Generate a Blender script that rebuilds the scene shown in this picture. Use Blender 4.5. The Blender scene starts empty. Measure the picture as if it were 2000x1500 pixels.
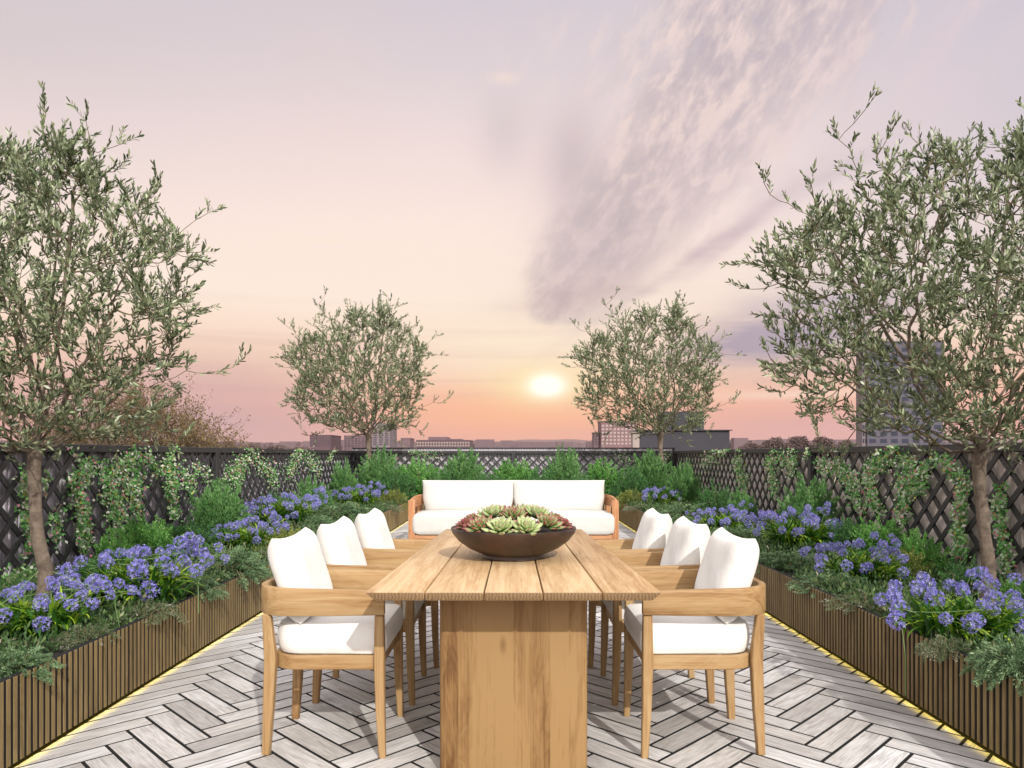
import bpy, bmesh, math, random
import numpy as np
from mathutils import Vector, Matrix
random.seed(7); rng = np.random.default_rng(11)
S = bpy.context.scene
C = S.collection
R = math.radians
EYE = 1.25; FPX = 1400.0; CX = 1003.0; HY = 888.0     # calibration: eye height, focal length and vanishing point in photo pixels

def srgb(r, g, b, a=1.0):
    f = lambda c: (c/255/12.92) if c/255 <= 0.04045 else ((c/255+0.055)/1.055)**2.4
    return (f(r), f(g), f(b), a)

# ------------------------------------------------------------------ camera
cam_d = bpy.data.cameras.new('camera'); cam = bpy.data.objects.new('camera', cam_d); C.objects.link(cam)
cam.location = (0, 0, EYE); cam.rotation_euler = (R(90), 0, 0)
cam_d.sensor_width = 36; cam_d.lens = 36*FPX/2000
cam_d.shift_x = (1000-CX)/2000; cam_d.shift_y = (HY-750)/2000
cam_d.clip_start = 0.05; cam_d.clip_end = 20000
S.camera = cam
S.view_settings.view_transform = 'Standard'; S.view_settings.look = 'None'
S.view_settings.gamma = 1; S.view_settings.exposure = 0.0; S.view_settings.use_curve_mapping = False
S.cycles.max_bounces = 4; S.cycles.diffuse_bounces = 2; S.cycles.caustics_reflective = False; S.cycles.caustics_refractive = False; S.cycles.transparent_max_bounces = 8

# ------------------------------------------------------------------ node helper
class NT:
    def __init__(s, nt): s.nt = nt
    def n(s, t, **kw):
        nd = s.nt.nodes.new(t)
        for k, v in kw.items(): setattr(nd, k, v)
        return nd
    def l(s, a, b): s.nt.links.new(a, b)
    def m(s, op, a, b=None, c=None, clamp=False):
        nd = s.n('ShaderNodeMath', operation=op); nd.use_clamp = clamp
        for i, v in enumerate((a, b, c)):
            if v is None: continue
            if isinstance(v, (int, float)): nd.inputs[i].default_value = v
            else: s.l(v, nd.inputs[i])
        return nd.outputs[0]
    def mix(s, f, a, b, mode='MIX'):
        nd = s.n('ShaderNodeMix', data_type='RGBA', blend_type=mode)
        for i, v in ((0, f), (6, a), (7, b)):
            if isinstance(v, (int, float, tuple)): nd.inputs[i].default_value = v
            else: s.l(v, nd.inputs[i])
        return nd.outputs[2]
    def ramp(s, f, stops, interp='LINEAR'):
        nd = s.n('ShaderNodeValToRGB'); cr = nd.color_ramp; cr.interpolation = interp
        f4 = lambda c: c if isinstance(c, tuple) else (c, c, c, 1)
        cr.elements[0].position = stops[0][0]; cr.elements[0].color = f4(stops[0][1])
        cr.elements[-1].position = stops[-1][0]; cr.elements[-1].color = f4(stops[-1][1])
        for p, c in stops[1:-1]: cr.elements.new(p).color = f4(c)
        s.l(f, nd.inputs[0]); return nd.outputs[0]
    def noise(s, vec, scale, detail=4, rough=0.5, dist=0.0):
        nd = s.n('ShaderNodeTexNoise'); nd.inputs['Scale'].default_value = scale
        nd.inputs['Detail'].default_value = detail; nd.inputs['Roughness'].default_value = rough
        nd.inputs['Distortion'].default_value = dist
        if vec is not None: s.l(vec, nd.inputs['Vector'])
        return nd.outputs[0]
    def comb(s, x, y, z=0.0):
        nd = s.n('ShaderNodeCombineXYZ')
        for i, v in enumerate((x, y, z)):
            if isinstance(v, (int, float)): nd.inputs[i].default_value = v
            else: s.l(v, nd.inputs[i])
        return nd.outputs[0]
    def scale(s, vec, sc):
        nd = s.n('ShaderNodeMapping'); nd.inputs['Scale'].default_value = sc; s.l(vec, nd.inputs[0]); return nd.outputs[0]

# ------------------------------------------------------------------ world: sunset sky, everything a function of direction
SUN_EL = 33; SUN_AZ_FROM = 158     # compass-like: 0 = +Y, 90 = +X
world = bpy.data.worlds.new('World'); S.world = world; world.use_nodes = True
wt = world.node_tree; wt.nodes.clear(); W = NT(wt)
def ang(px, py):
    x = (px-CX)/FPX; z = (HY-py)/FPX
    return math.degrees(math.atan(x)), math.degrees(math.atan(z/math.hypot(1, x)))
tc = W.n('ShaderNodeTexCoord'); sep = W.n('ShaderNodeSeparateXYZ'); W.l(tc.outputs['Generated'], sep.inputs[0])
X, Y, Z = sep.outputs
el = W.m('MULTIPLY', W.m('ARCSINE', Z), 180/math.pi)
az = W.m('MULTIPLY', W.m('ARCTAN2', X, Y), 180/math.pi)
def gauss(px, py, sa, se, rot=0):
    a0, e0 = ang(px, py)
    da = W.m('SUBTRACT', az, a0); de = W.m('SUBTRACT', el, e0)
    if rot:
        c, s_ = math.cos(R(rot)), math.sin(R(rot))
        a = W.m('ADD', W.m('MULTIPLY', da, c), W.m('MULTIPLY', de, s_))
        e = W.m('SUBTRACT', W.m('MULTIPLY', de, c), W.m('MULTIPLY', da, s_)); da, de = a, e
    q = W.m('ADD', W.m('POWER', W.m('ABSOLUTE', W.m('DIVIDE', da, sa)), 2), W.m('POWER', W.m('ABSOLUTE', W.m('DIVIDE', de, se)), 2))
    return W.m('POWER', 2.71828, W.m('MULTIPLY', q, -1))
base = W.ramp(W.m('DIVIDE', W.m('ADD', el, 90), 180), [(p, c) for p, c in [
    (0.0, srgb(150, 140, 130)), (0.488, srgb(150, 130, 125)), ((90+0.3)/180, srgb(205, 142, 132)), ((90+1.6)/180, srgb(238, 164, 146)),
    ((90+3.6)/180, srgb(252, 190, 160)), ((90+5.6)/180, srgb(253, 208, 178)), ((90+8)/180, srgb(253, 222, 198)),
    ((90+12)/180, srgb(255, 235, 219)), ((90+17.4)/180, srgb(254, 233, 223)), ((90+23)/180, srgb(242, 223, 220)),
    ((90+28)/180, srgb(224, 211, 215)), ((90+33)/180, srgb(213, 203, 211)), (0.76, (1.15, 1.13, 1.18, 1)), (1.0, (1.7, 1.7, 1.82, 1))]])  # overhead stops raised far above the sunset tones as added fill light
acomb = W.comb(az, el)
# left and right fall-off towards lavender
leftf = W.m('MULTIPLY', W.m('DIVIDE', W.m('SUBTRACT', -14, az), 22, clamp=True), 0.6)
col = W.mix(W.m('MULTIPLY', leftf, W.m('DIVIDE', W.m('SUBTRACT', el, 13), 12, clamp=True)), base, srgb(206, 196, 201))
rightf = W.m('MULTIPLY', W.m('DIVIDE', W.m('SUBTRACT', az, 12), 24, clamp=True), 0.75)
col = W.mix(W.m('MULTIPLY', rightf, W.m('DIVIDE', W.m('SUBTRACT', el, 8), 12, clamp=True)), col, srgb(203, 196, 209))
# mauve haze banks low left and low right
nz1 = W.noise(W.scale(acomb, (0.05, 0.35, 1)), 1.0, 4, 0.5)
bankL = W.m('MULTIPLY', gauss(380, 800, 16, 3.8), W.m('ADD', 0.55, nz1))
col = W.mix(W.m('MULTIPLY', bankL, 0.85, clamp=True), col, srgb(203, 168, 172))
bankR = W.m('MULTIPLY', gauss(1620, 840, 16, 2.8), W.m('ADD', 0.5, nz1))
col = W.mix(W.m('MULTIPLY', bankR, 0.8, clamp=True), col, srgb(222, 172, 168))
# warm glow round the low sun
col = W.mix(W.m('MULTIPLY', gauss(1010, 690, 10, 4.2), 0.6), col, srgb(255, 240, 214))
col = W.mix(W.m('MULTIPLY', gauss(1000, 805, 12, 2.4), 0.8), col, srgb(255, 184, 142))
# horizontal streaks
st = W.noise(W.scale(acomb, (0.03, 0.8, 1)), 1.0, 3, 0.55)
stm = W.m('MULTIPLY', W.ramp(st, [(0.5, 0.0), (0.68, 1.0)]), W.m('SUBTRACT', 1, W.m('DIVIDE', W.m('ABSOLUTE', W.m('SUBTRACT', el, 6)), 7), clamp=True))
col = W.mix(W.m('MULTIPLY', stm, 0.3), col, srgb(206, 160, 162))
# main diagonal cloud bank
a0, e0 = ang(1050, 625)
c45, s45 = math.cos(R(50)), math.sin(R(50))
da = W.m('SUBTRACT', az, a0); de = W.m('SUBTRACT', el, e0)
al = W.m('ADD', W.m('MULTIPLY', da, c45), W.m('MULTIPLY', de, s45))
pe = W.m('SUBTRACT', W.m('MULTIPLY', de, c45), W.m('MULTIPLY', da, s45))
dv = W.comb(W.m('MULTIPLY', al, 0.10), W.m('MULTIPLY', pe, 0.22), 3.3)
n1 = W.noise(dv, 1.3, 10, 0.58, 0.15)
n2 = W.noise(dv, 3.4, 9, 0.6, 0.2)
n4 = W.noise(W.comb(W.m('MULTIPLY', al, 0.5), W.m('MULTIPLY', pe, 0.8), 1.0), 1.0, 8, 0.62, 0.3)
cen = W.m('ADD', 0.0, W.m('MULTIPLY', al, -0.02)); wid = W.m('ADD', 2.6, W.m('MULTIPLY', W.m('MAXIMUM', al, 0), 0.26))
q = W.m('DIVIDE', W.m('SUBTRACT', pe, cen), wid)
env = W.m('POWER', 2.71828, W.m('MULTIPLY', W.m('MULTIPLY', q, q), -1))
env = W.m('MULTIPLY', env, W.m('MULTIPLY', W.m('DIVIDE', W.m('ADD', al, 1.5), 3.5, clamp=True), W.m('SUBTRACT', 1, W.m('MULTIPLY', W.m('DIVIDE', al, 60, clamp=True), 0.6))))
dens = W.m('ADD', W.m('ADD', W.m('MULTIPLY', n1, 0.62), W.m('MULTIPLY', n2, 0.36)), W.m('MULTIPLY', n4, 0.17))
cl = W.ramp(W.m('MULTIPLY', W.m('ADD', W.m('MULTIPLY', env, 0.62), dens), 0.7), [(0.51, 0.0), (0.63, 0.65), (0.84, 1.0)])
cl = W.m('MULTIPLY', cl, W.m('DIVIDE', W.m('ADD', env, 0.0), 0.45, clamp=True))
cl = W.m('MULTIPLY', cl, W.ramp(n4, [(0.3, 0.72), (0.6, 1.0)]))
ccol = W.mix(W.ramp(W.m('ADD', W.m('MULTIPLY', n2, 0.5), W.m('MULTIPLY', n4, 0.5)), [(0.42, 0.0), (0.56, 1.0)]), srgb(180, 165, 172), srgb(230, 209, 204))
col = W.mix(W.m('MULTIPLY', cl, 0.97), col, ccol)
# pale pink flecks in the upper part of the bank
fl = W.m('MULTIPLY', W.ramp(n2, [(0.52, 0.0), (0.7, 1.0)]), gauss(1350, 150, 17, 7, 20))
col = W.mix(W.m('MULTIPLY', fl, 0.7), col, srgb(246, 222, 214))
# high wisps to the upper right
wsp = W.m('MULTIPLY', W.ramp(n1, [(0.42, 0.0), (0.68, 1.0)]), gauss(1700, 120, 18, 8, 20))
col = W.mix(W.m('MULTIPLY', wsp, 0.5), col, srgb(226, 208, 214))
# separate dark cloud low right, smudges, thin streaks under the bank
n3 = W.noise(W.scale(acomb, (0.09, 0.34, 1)), 1.6, 8, 0.6, 0.4)
for (px, py, sa, se, rot, k, cc) in ((1500, 668, 6.0, 1.9, 8, 1.5, (178, 163, 176)), (1640, 600, 7.5, 2.6, 6, 0.9, (186, 172, 186)), (1700, 720, 8, 1.0, 2, 0.6, (204, 168, 172)),
                             (1330, 520, 8.5, 0.55, 31, 0.75, (202, 180, 186)), (1440, 460, 4.0, 0.5, 36, 0.6, (202, 180, 186)), (1620, 345, 4, 0.6, 24, 0.5, (200, 184, 192)),
                             (985, 262, 2.1, 2.8, 0, 0.33, (188, 178, 184)), (1115, 310, 2.4, 3.6, -10, 0.55, (186, 172, 182)), (1140, 575, 6.0, 1.3, 12, 0.6, (206, 178, 176)), (1190, 470, 5.5, 4.0, 30, 0.55, (192, 176, 182)), (640, 140, 5, 7, 0, 0.25, (226, 206, 200))):
    g = gauss(px, py, sa, se, rot) if rot == -10 or px == 985 else W.m('MULTIPLY', gauss(px, py, sa, se, rot), W.ramp(n3, [(0.3, 0.35), (0.6, 1.0)]))
    col = W.mix(W.m('MULTIPLY', g, k, clamp=True), col, srgb(*cc))
for (px, py, sa, se, k) in ((985, 152, 1.2, 0.4, 0.4), (950, 638, 5.5, 0.12, 0.8), (1560, 770, 6, 0.35, 0.5), (1180, 650, 5, 0.5, 0.4), (640, 470, 3.5, 0.15, 0.4)):
    col = W.mix(W.m('MULTIPLY', gauss(px, py, sa, se), k), col, srgb(255, 232, 212))
# the sun itself, veiled and blurred
col = W.mix(W.m('MULTIPLY', gauss(1060, 752, 4.2, 1.7), 0.85), col, srgb(255, 236, 178))
sunc = W.m('MULTIPLY', gauss(1068, 753, 1.35, 0.85), 1.6)
col = W.mix(W.m('MINIMUM', sunc, 1.0), col, (1.15, 1.12, 0.98, 1))
back_fill = W.m('MULTIPLY', W.m('DIVIDE', W.m('SUBTRACT', W.m('ABSOLUTE', az), 60), 60, clamp=True), W.m('DIVIDE', W.m('ADD', el, 5), 20, clamp=True))
col = W.mix(back_fill, col, (1.7, 1.6, 1.55, 1))   # sky behind the camera brightened as added fill light
bg = W.n('ShaderNodeBackground'); W.l(col, bg.inputs[0]); bg.inputs[1].default_value = 1.0
out = W.n('ShaderNodeOutputWorld'); W.l(bg.outputs[0], out.inputs[0])

# ------------------------------------------------------------------ sun lamp
sd = bpy.data.lights.new('sun', 'SUN'); sun = bpy.data.objects.new('sun', sd); C.objects.link(sun)
sd.energy = 3.3; sd.angle = R(0.8); sd.color = (1.0, 0.95, 0.87)
a = R(SUN_AZ_FROM); e = R(SUN_EL)
tosun = Vector((math.sin(a)*math.cos(e), math.cos(a)*math.cos(e), math.sin(e)))
sun.rotation_euler = tosun.to_track_quat('Z', 'Y').to_euler(); sun.location = tosun*30

# ------------------------------------------------------------------ materials
def newmat(name):
    m = bpy.data.materials.new(name); m.use_nodes = True; m.node_tree.nodes.clear(); T = NT(m.node_tree)
    o = T.n('ShaderNodeOutputMaterial'); b = T.n('ShaderNodeBsdfPrincipled'); T.l(b.outputs[0], o.inputs[0])
    return m, T, b, o
def setc(T, b, v, k='Base Color'):
    if isinstance(v, tuple): b.inputs[k].default_value = v
    else: T.l(v, b.inputs[k])
def bump(T, b, h, s=0.3, d=0.01):
    n = T.n('ShaderNodeBump'); n.inputs['Strength'].default_value = s; n.inputs['Distance'].default_value = d
    T.l(h, n.inputs['Height']); T.l(n.outputs[0], b.inputs['Normal'])
def plain(name, c1, c2=None, rough=0.6, sc=6, bs=0.15, bd=0.004, metal=0, coat=0):
    m, T, b, o = newmat(name); t = T.n('ShaderNodeTexCoord')
    nz = T.noise(t.outputs['Object'], sc, 6, 0.6)
    c2 = c2 or tuple(x*0.8 for x in c1[:3])+(1,)
    setc(T, b, T.mix(T.ramp(nz, [(0.35, 0.0), (0.65, 1.0)]), c1, c2)); b.inputs['Roughness'].default_value = rough
    b.inputs['Metallic'].default_value = metal; b.inputs['Coat Weight'].default_value = coat
    bump(T, b, T.noise(t.outputs['Object'], sc*9, 5, 0.6), bs, bd); return m
def wood(name, axis, light, mid, dark, rough=0.5, stave=None, endgrain=False):
    m, T, b, o = newmat(name); t = T.n('ShaderNodeTexCoord'); oi = T.n('ShaderNodeObjectInfo')
    geo = t.outputs['Object']
    off = T.n('ShaderNodeVectorMath', operation='ADD'); T.l(geo, off.inputs[0])
    T.l(T.comb(T.m('MULTIPLY', oi.outputs['Random'], 17.0), T.m('MULTIPLY', oi.outputs['Random'], 9.0), T.m('MULTIPLY', oi.outputs['Random'], 5.0)), off.inputs[1])
    v = off.outputs[0]; tone = None
    if stave:
        sx = T.n('ShaderNodeSeparateXYZ'); T.l(geo, sx.inputs[0])
        wob = T.m('FLOOR', T.m('DIVIDE', sx.outputs[0], stave))
        wn = T.n('ShaderNodeTexWhiteNoise', noise_dimensions='1D'); T.l(T.m('ADD', wob, 3.7), wn.inputs['W']); tone = wn.outputs['Value']
        o2 = T.n('ShaderNodeVectorMath', operation='ADD'); T.l(v, o2.inputs[0]); T.l(T.comb(0, T.m('MULTIPLY', tone, 9), T.m('MULTIPLY', tone, 5)), o2.inputs[1]); v = o2.outputs[0]
    s1 = [14, 14, 14]; s1[axis] = 1.3; s2 = [150, 150, 150]; s2[axis] = 2.5; s3 = [6, 6, 6]; s3[axis] = 1.0
    g1 = T.noise(T.scale(v, tuple(s1)), 1, 5, 0.55, 1.4)
    g2 = T.noise(T.scale(v, tuple(s2)), 1, 3, 0.6)
    g3 = T.noise(T.scale(v, tuple(s3)), 1, 3, 0.5, 2.5)
    rings = T.m('PINGPONG', T.m('MULTIPLY', g3, 9.0), 0.5)
    f = T.m('ADD', T.m('ADD', T.m('MULTIPLY', g1, 0.62), T.m('MULTIPLY', g2, 0.36)), T.m('MULTIPLY', rings, 0.14))
    if tone: f = T.m('ADD', f, T.m('MULTIPLY', T.m('SUBTRACT', tone, 0.5), 0.26))
    f = T.m('ADD', f, T.m('MULTIPLY', T.m('SUBTRACT', oi.outputs['Random'], 0.5), 0.10))
    c = T.ramp(f, [(0.36, dark), (0.5, mid), (0.66, light)])
    kn = T.n('ShaderNodeTexVoronoi'); kn.inputs['Scale'].default_value = 1.0; s4 = [5, 5, 5]; s4[axis] = 2.0; T.l(T.scale(v, tuple(s4)), kn.inputs['Vector'])
    c = T.mix(T.m('MULTIPLY', T.ramp(kn.outputs['Distance'], [(0.03, 1.0), (0.09, 0.0)]), 0.55), c, dark)
    if endgrain:   # sawn ends show darker end grain with slanting growth rings
        sn = T.n('ShaderNodeSeparateXYZ'); T.l(t.outputs['Normal'], sn.inputs[0]); eg = T.m('GREATER_THAN', T.m('ABSOLUTE', sn.outputs[axis]), 0.8)
        w5 = T.n('ShaderNodeTexWave'); w5.inputs['Scale'].default_value = 26; w5.inputs['Distortion'].default_value = 5.0; w5.inputs['Detail'].default_value = 3; w5.inputs['Detail Scale'].default_value = 1.5; T.l(T.scale(v, (1.0, 1.0, 2.2)), w5.inputs['Vector'])
        ec = T.mix(w5.outputs[1], tuple(x*0.42 for x in dark[:3])+(1,), tuple(x*0.52 for x in mid[:3])+(1,))
        c = T.mix(eg, c, ec)
    setc(T, b, c); b.inputs['Roughness'].default_value = rough; b.inputs['Specular IOR Level'].default_value = 0.3
    bump(T, b, g2, 0.25, 0.002); return m
TL, TM, TD = srgb(205, 172, 126), srgb(188, 151, 104), srgb(158, 118, 74)
M = {}
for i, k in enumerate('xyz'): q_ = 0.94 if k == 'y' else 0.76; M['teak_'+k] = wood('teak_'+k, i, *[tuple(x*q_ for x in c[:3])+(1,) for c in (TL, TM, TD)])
M['teak_top'] = wood('teak_top', 1, srgb(203, 176, 138), srgb(186, 154, 114), srgb(160, 124, 84), endgrain=True)
M['teak_stave'] = wood('teak_stave', 2, srgb(158, 126, 84), srgb(138, 105, 66), srgb(104, 73, 42), 0.5, 0.072)
M['cedar_x'] = wood('cedar_x', 0, srgb(205, 155, 115), srgb(186, 132, 92), srgb(150, 98, 64)); M['cedar_y'] = wood('cedar_y', 1, srgb(205, 155, 115), srgb(186, 132, 92), srgb(150, 98, 64)); M['cedar_z'] = wood('cedar_z', 2, srgb(205, 155, 115), srgb(186, 132, 92), srgb(150, 98, 64))
def fabric(name, c):
    m, T, b, o = newmat(name); t = T.n('ShaderNodeTexCoord'); v = t.outputs['Object']
    nz = T.noise(v, 5, 3); setc(T, b, T.mix(nz, c, tuple(x*0.94 for x in c[:3])+(1,))); b.inputs['Roughness'].default_value = 0.95
    b.inputs['Sheen Weight'].default_value = 0.15; b.inputs['Specular IOR Level'].default_value = 0.1
    h = T.m('ADD', T.m('MULTIPLY', T.noise(v, 6, 3), 1.0), T.m('MULTIPLY', T.noise(v, 420, 2), 0.03)); bump(T, b, h, 0.35, 0.03); return m
M['white_fabric'] = fabric('white_fabric', (0.86, 0.85, 0.82, 1)); M['cream_fabric'] = fabric('cream_fabric', (0.64, 0.63, 0.60, 1))
M['fence_black'] = plain('fence_black', srgb(58, 58, 60), srgb(48, 48, 50), 0.55, 4)
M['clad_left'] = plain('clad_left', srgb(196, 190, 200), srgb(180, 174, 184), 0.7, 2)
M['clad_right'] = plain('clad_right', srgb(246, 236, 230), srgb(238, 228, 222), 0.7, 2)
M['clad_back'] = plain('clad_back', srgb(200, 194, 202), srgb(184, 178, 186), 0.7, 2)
M['cap_beige'] = plain('cap_beige', srgb(172, 160, 154), None, 0.7)
M['batten'] = wood('batten', 2, srgb(146, 126, 86), srgb(126, 107, 72), srgb(102, 85, 57), 0.6)
M['black_gap'] = plain('black_gap', (0.005, 0.005, 0.005, 1), None, 0.9)
M['soil'] = plain('soil', srgb(58, 52, 46), srgb(30, 27, 25), 0.95, 14, 1.0, 0.03)
M['grout'] = plain('grout', (0.004, 0.004, 0.004, 1), None, 1.0)
M['bowl'] = plain('bowl', srgb(76, 54, 42), srgb(46, 35, 30), 0.42, 7, 0.3, 0.004)
M['bark'] = plain('bark', srgb(150, 134, 118), srgb(104, 92, 80), 0.9, 22, 1.0, 0.012)
M['twig'] = plain('twig', srgb(128, 118, 88), srgb(96, 84, 62), 0.85, 20)
M['vine_stem'] = plain('vine_stem', srgb(206, 190, 166), srgb(160, 138, 112), 0.8, 20)
def floor_mat():
    m, T, b, o = newmat('paving'); uv = T.n('ShaderNodeUVMap'); uv.uv_map = 'UVMap'
    at = T.n('ShaderNodeAttribute'); at.attribute_name = 'rnd'; r = at.outputs['Fac']
    off = T.n('ShaderNodeVectorMath', operation='ADD'); T.l(uv.outputs[0], off.inputs[0]); T.l(T.comb(T.m('MULTIPLY', r, 31.0), T.m('MULTIPLY', r, 57.0)), off.inputs[1])
    v = off.outputs[0]
    g = T.noise(T.scale(v, (2.5, 30, 1)), 1, 6, 0.6, 1.2); g2 = T.noise(T.scale(v, (9, 150, 1)), 1, 3, 0.6); g3 = T.noise(v, 5, 4, 0.6, 1.0)
    pit = T.noise(T.scale(v, (60, 130, 1)), 1, 2, 0.5)
    base = T.ramp(r, [(0.0, srgb(176, 173, 171)), (0.2, srgb(199, 197, 195)), (0.45, srgb(217, 215, 214)), (0.6, srgb(205, 201, 197)), (0.8, srgb(223, 222, 222)), (1.0, srgb(233, 233, 234))])
    c = T.mix(T.m('MULTIPLY', T.ramp(g, [(0.35, 1.0), (0.55, 0.0)]), 0.5), base, srgb(134, 127, 122))
    c = T.mix(T.m('MULTIPLY', T.ramp(g2, [(0.38, 1.0), (0.55, 0.0)]), 0.4), c, srgb(112, 105, 101))
    c = T.mix(T.m('MULTIPLY', T.ramp(g3, [(0.5, 0.0), (0.72, 1.0)]), 0.45), c, srgb(216, 214, 213))
    big = T.n('ShaderNodeTexCoord'); stn = T.noise(big.outputs['Object'], 0.9, 5, 0.65)
    c = T.mix(T.m('MULTIPLY', T.ramp(stn, [(0.5, 0.0), (0.72, 1.0)]), 0.35), c, srgb(140, 132, 124))
    c = T.mix(T.m('MULTIPLY', T.ramp(pit, [(0.25, 1.0), (0.31, 0.0)]), T.ramp(g3, [(0.42, 0.8), (0.5, 0.0)])), c, srgb(82, 76, 72))
    setc(T, b, c); b.inputs['Roughness'].default_value = 0.6; bump(T, b, g2, 0.3, 0.003); return m
M['paving'] = floor_mat()
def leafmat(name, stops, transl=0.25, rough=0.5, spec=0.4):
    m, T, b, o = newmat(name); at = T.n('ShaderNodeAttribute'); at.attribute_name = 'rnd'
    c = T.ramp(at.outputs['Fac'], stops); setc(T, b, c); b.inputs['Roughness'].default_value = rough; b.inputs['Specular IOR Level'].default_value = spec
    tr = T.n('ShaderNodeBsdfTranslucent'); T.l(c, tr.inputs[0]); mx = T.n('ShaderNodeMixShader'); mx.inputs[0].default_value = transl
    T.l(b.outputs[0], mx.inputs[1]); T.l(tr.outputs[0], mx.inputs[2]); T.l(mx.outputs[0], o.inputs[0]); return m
M['olive_leaf'] = leafmat('olive_leaf', [(0, srgb(60, 76, 54)), (0.3, srgb(98, 112, 82)), (0.6, srgb(140, 152, 114)), (0.8, srgb(178, 190, 150)), (1, srgb(214, 220, 200))], 0.2, 0.42)
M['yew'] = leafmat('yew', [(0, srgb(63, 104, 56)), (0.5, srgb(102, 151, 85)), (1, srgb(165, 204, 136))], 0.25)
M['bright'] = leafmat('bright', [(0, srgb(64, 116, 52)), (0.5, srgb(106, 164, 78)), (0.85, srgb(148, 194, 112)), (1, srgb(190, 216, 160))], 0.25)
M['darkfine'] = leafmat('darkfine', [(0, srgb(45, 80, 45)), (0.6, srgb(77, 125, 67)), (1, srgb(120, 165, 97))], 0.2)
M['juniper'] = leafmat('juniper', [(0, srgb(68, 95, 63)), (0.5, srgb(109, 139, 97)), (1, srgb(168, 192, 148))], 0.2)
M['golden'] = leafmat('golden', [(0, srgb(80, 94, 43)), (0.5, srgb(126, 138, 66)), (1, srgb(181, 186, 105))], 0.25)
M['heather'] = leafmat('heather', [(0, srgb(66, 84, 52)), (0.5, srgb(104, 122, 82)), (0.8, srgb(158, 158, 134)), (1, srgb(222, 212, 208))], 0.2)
M['strap'] = leafmat('strap', [(0, srgb(29, 66, 23)), (0.55, srgb(59, 110, 34)), (0.8, srgb(124, 165, 43)), (1, srgb(195, 218, 69))], 0.25, 0.35, 0.5)
M['petal'] = leafmat('petal', [(0, srgb(108, 101, 196)), (0.4, srgb(142, 136, 220)), (0.75, srgb(172, 167, 234)), (1, srgb(224, 220, 248))], 0.35, 0.6, 0.2)
M['stem'] = plain('stem', srgb(118, 148, 92), None, 0.6, 10)
M['vine_leaf'] = leafmat('vine_leaf', [(0, srgb(60, 118, 56)), (0.35, srgb(98, 164, 84)), (0.62, srgb(136, 200, 114)), (0.78, srgb(176, 206, 140)), (0.86, srgb(216, 226, 200)), (1, srgb(238, 238, 228))], 0.3)
M['vine_flower'] = leafmat('vine_flower', [(0, srgb(206, 120, 140)), (0.5, srgb(228, 160, 172)), (0.75, srgb(214, 206, 90)), (1, srgb(120, 60, 60))], 0.3, 0.7, 0.2)
M['autumn'] = leafmat('autumn', [(0, srgb(104, 88, 66)), (0.5, srgb(134, 114, 84)), (0.8, srgb(150, 138, 90)), (1, srgb(168, 146, 124))], 0.3, 0.8, 0.1)
M['far_tree'] = leafmat('far_tree', [(0, srgb(104, 90, 90)), (0.6, srgb(132, 114, 110)), (1, srgb(150, 134, 114))], 0.1, 0.9, 0.05)  # distance haze is mixed into these mauve browns
M['cover'] = leafmat('cover', [(0, srgb(41, 66, 37)), (0.5, srgb(74, 105, 59)), (0.8, srgb(110, 134, 79)), (1, srgb(165, 154, 132))], 0.2)
M['succ'] = leafmat('succ', [(0, srgb(120, 150, 76)), (0.45, srgb(196, 214, 150)), (0.75, srgb(170, 182, 136)), (0.9, srgb(176, 110, 110)), (1, srgb(150, 64, 66))], 0.12, 0.4)
M['succ_mid'] = leafmat('succ_mid', [(0, srgb(96, 124, 62)), (0.35, srgb(164, 186, 120)), (0.6, srgb(148, 140, 100)), (0.8, srgb(166, 92, 90)), (1, srgb(132, 52, 58))], 0.12, 0.4)
M['succ_red'] = leafmat('succ_red', [(0, srgb(120, 140, 84)), (0.4, srgb(150, 120, 96)), (0.7, srgb(150, 76, 76)), (1, srgb(112, 42, 50))], 0.12, 0.4)
def emit(name, c, s):
    m = bpy.data.materials.new(name); m.use_nodes = True; m.node_tree.nodes.clear(); T = NT(m.node_tree)
    o = T.n('ShaderNodeOutputMaterial'); b = T.n('ShaderNodeEmission'); b.inputs[0].default_value = c; b.inputs[1].default_value = s; T.l(b.outputs[0], o.inputs[0]); return m
M['led'] = emit('led', (1.0, 0.74, 0.05, 1), 10.0)
for k, c in dict(b_brown=(100, 78, 84), b_mauve=(118, 96, 102), b_grey=(128, 116, 122), b_tower=(92, 89, 102), b_dark=(60, 59, 67), b_dark2=(70, 69, 76), b_beige=(170, 156, 150), b_pink=(134, 104, 108), win=(84, 72, 82), win_t=(46, 50, 70), b_far=(112, 92, 98), hill=(110, 84, 82), ground=(96, 92, 84), win_l=(176, 160, 156)).items():
    M[k] = plain(k, srgb(*c), None, 0.8, 0.4, 0.0)

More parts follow.
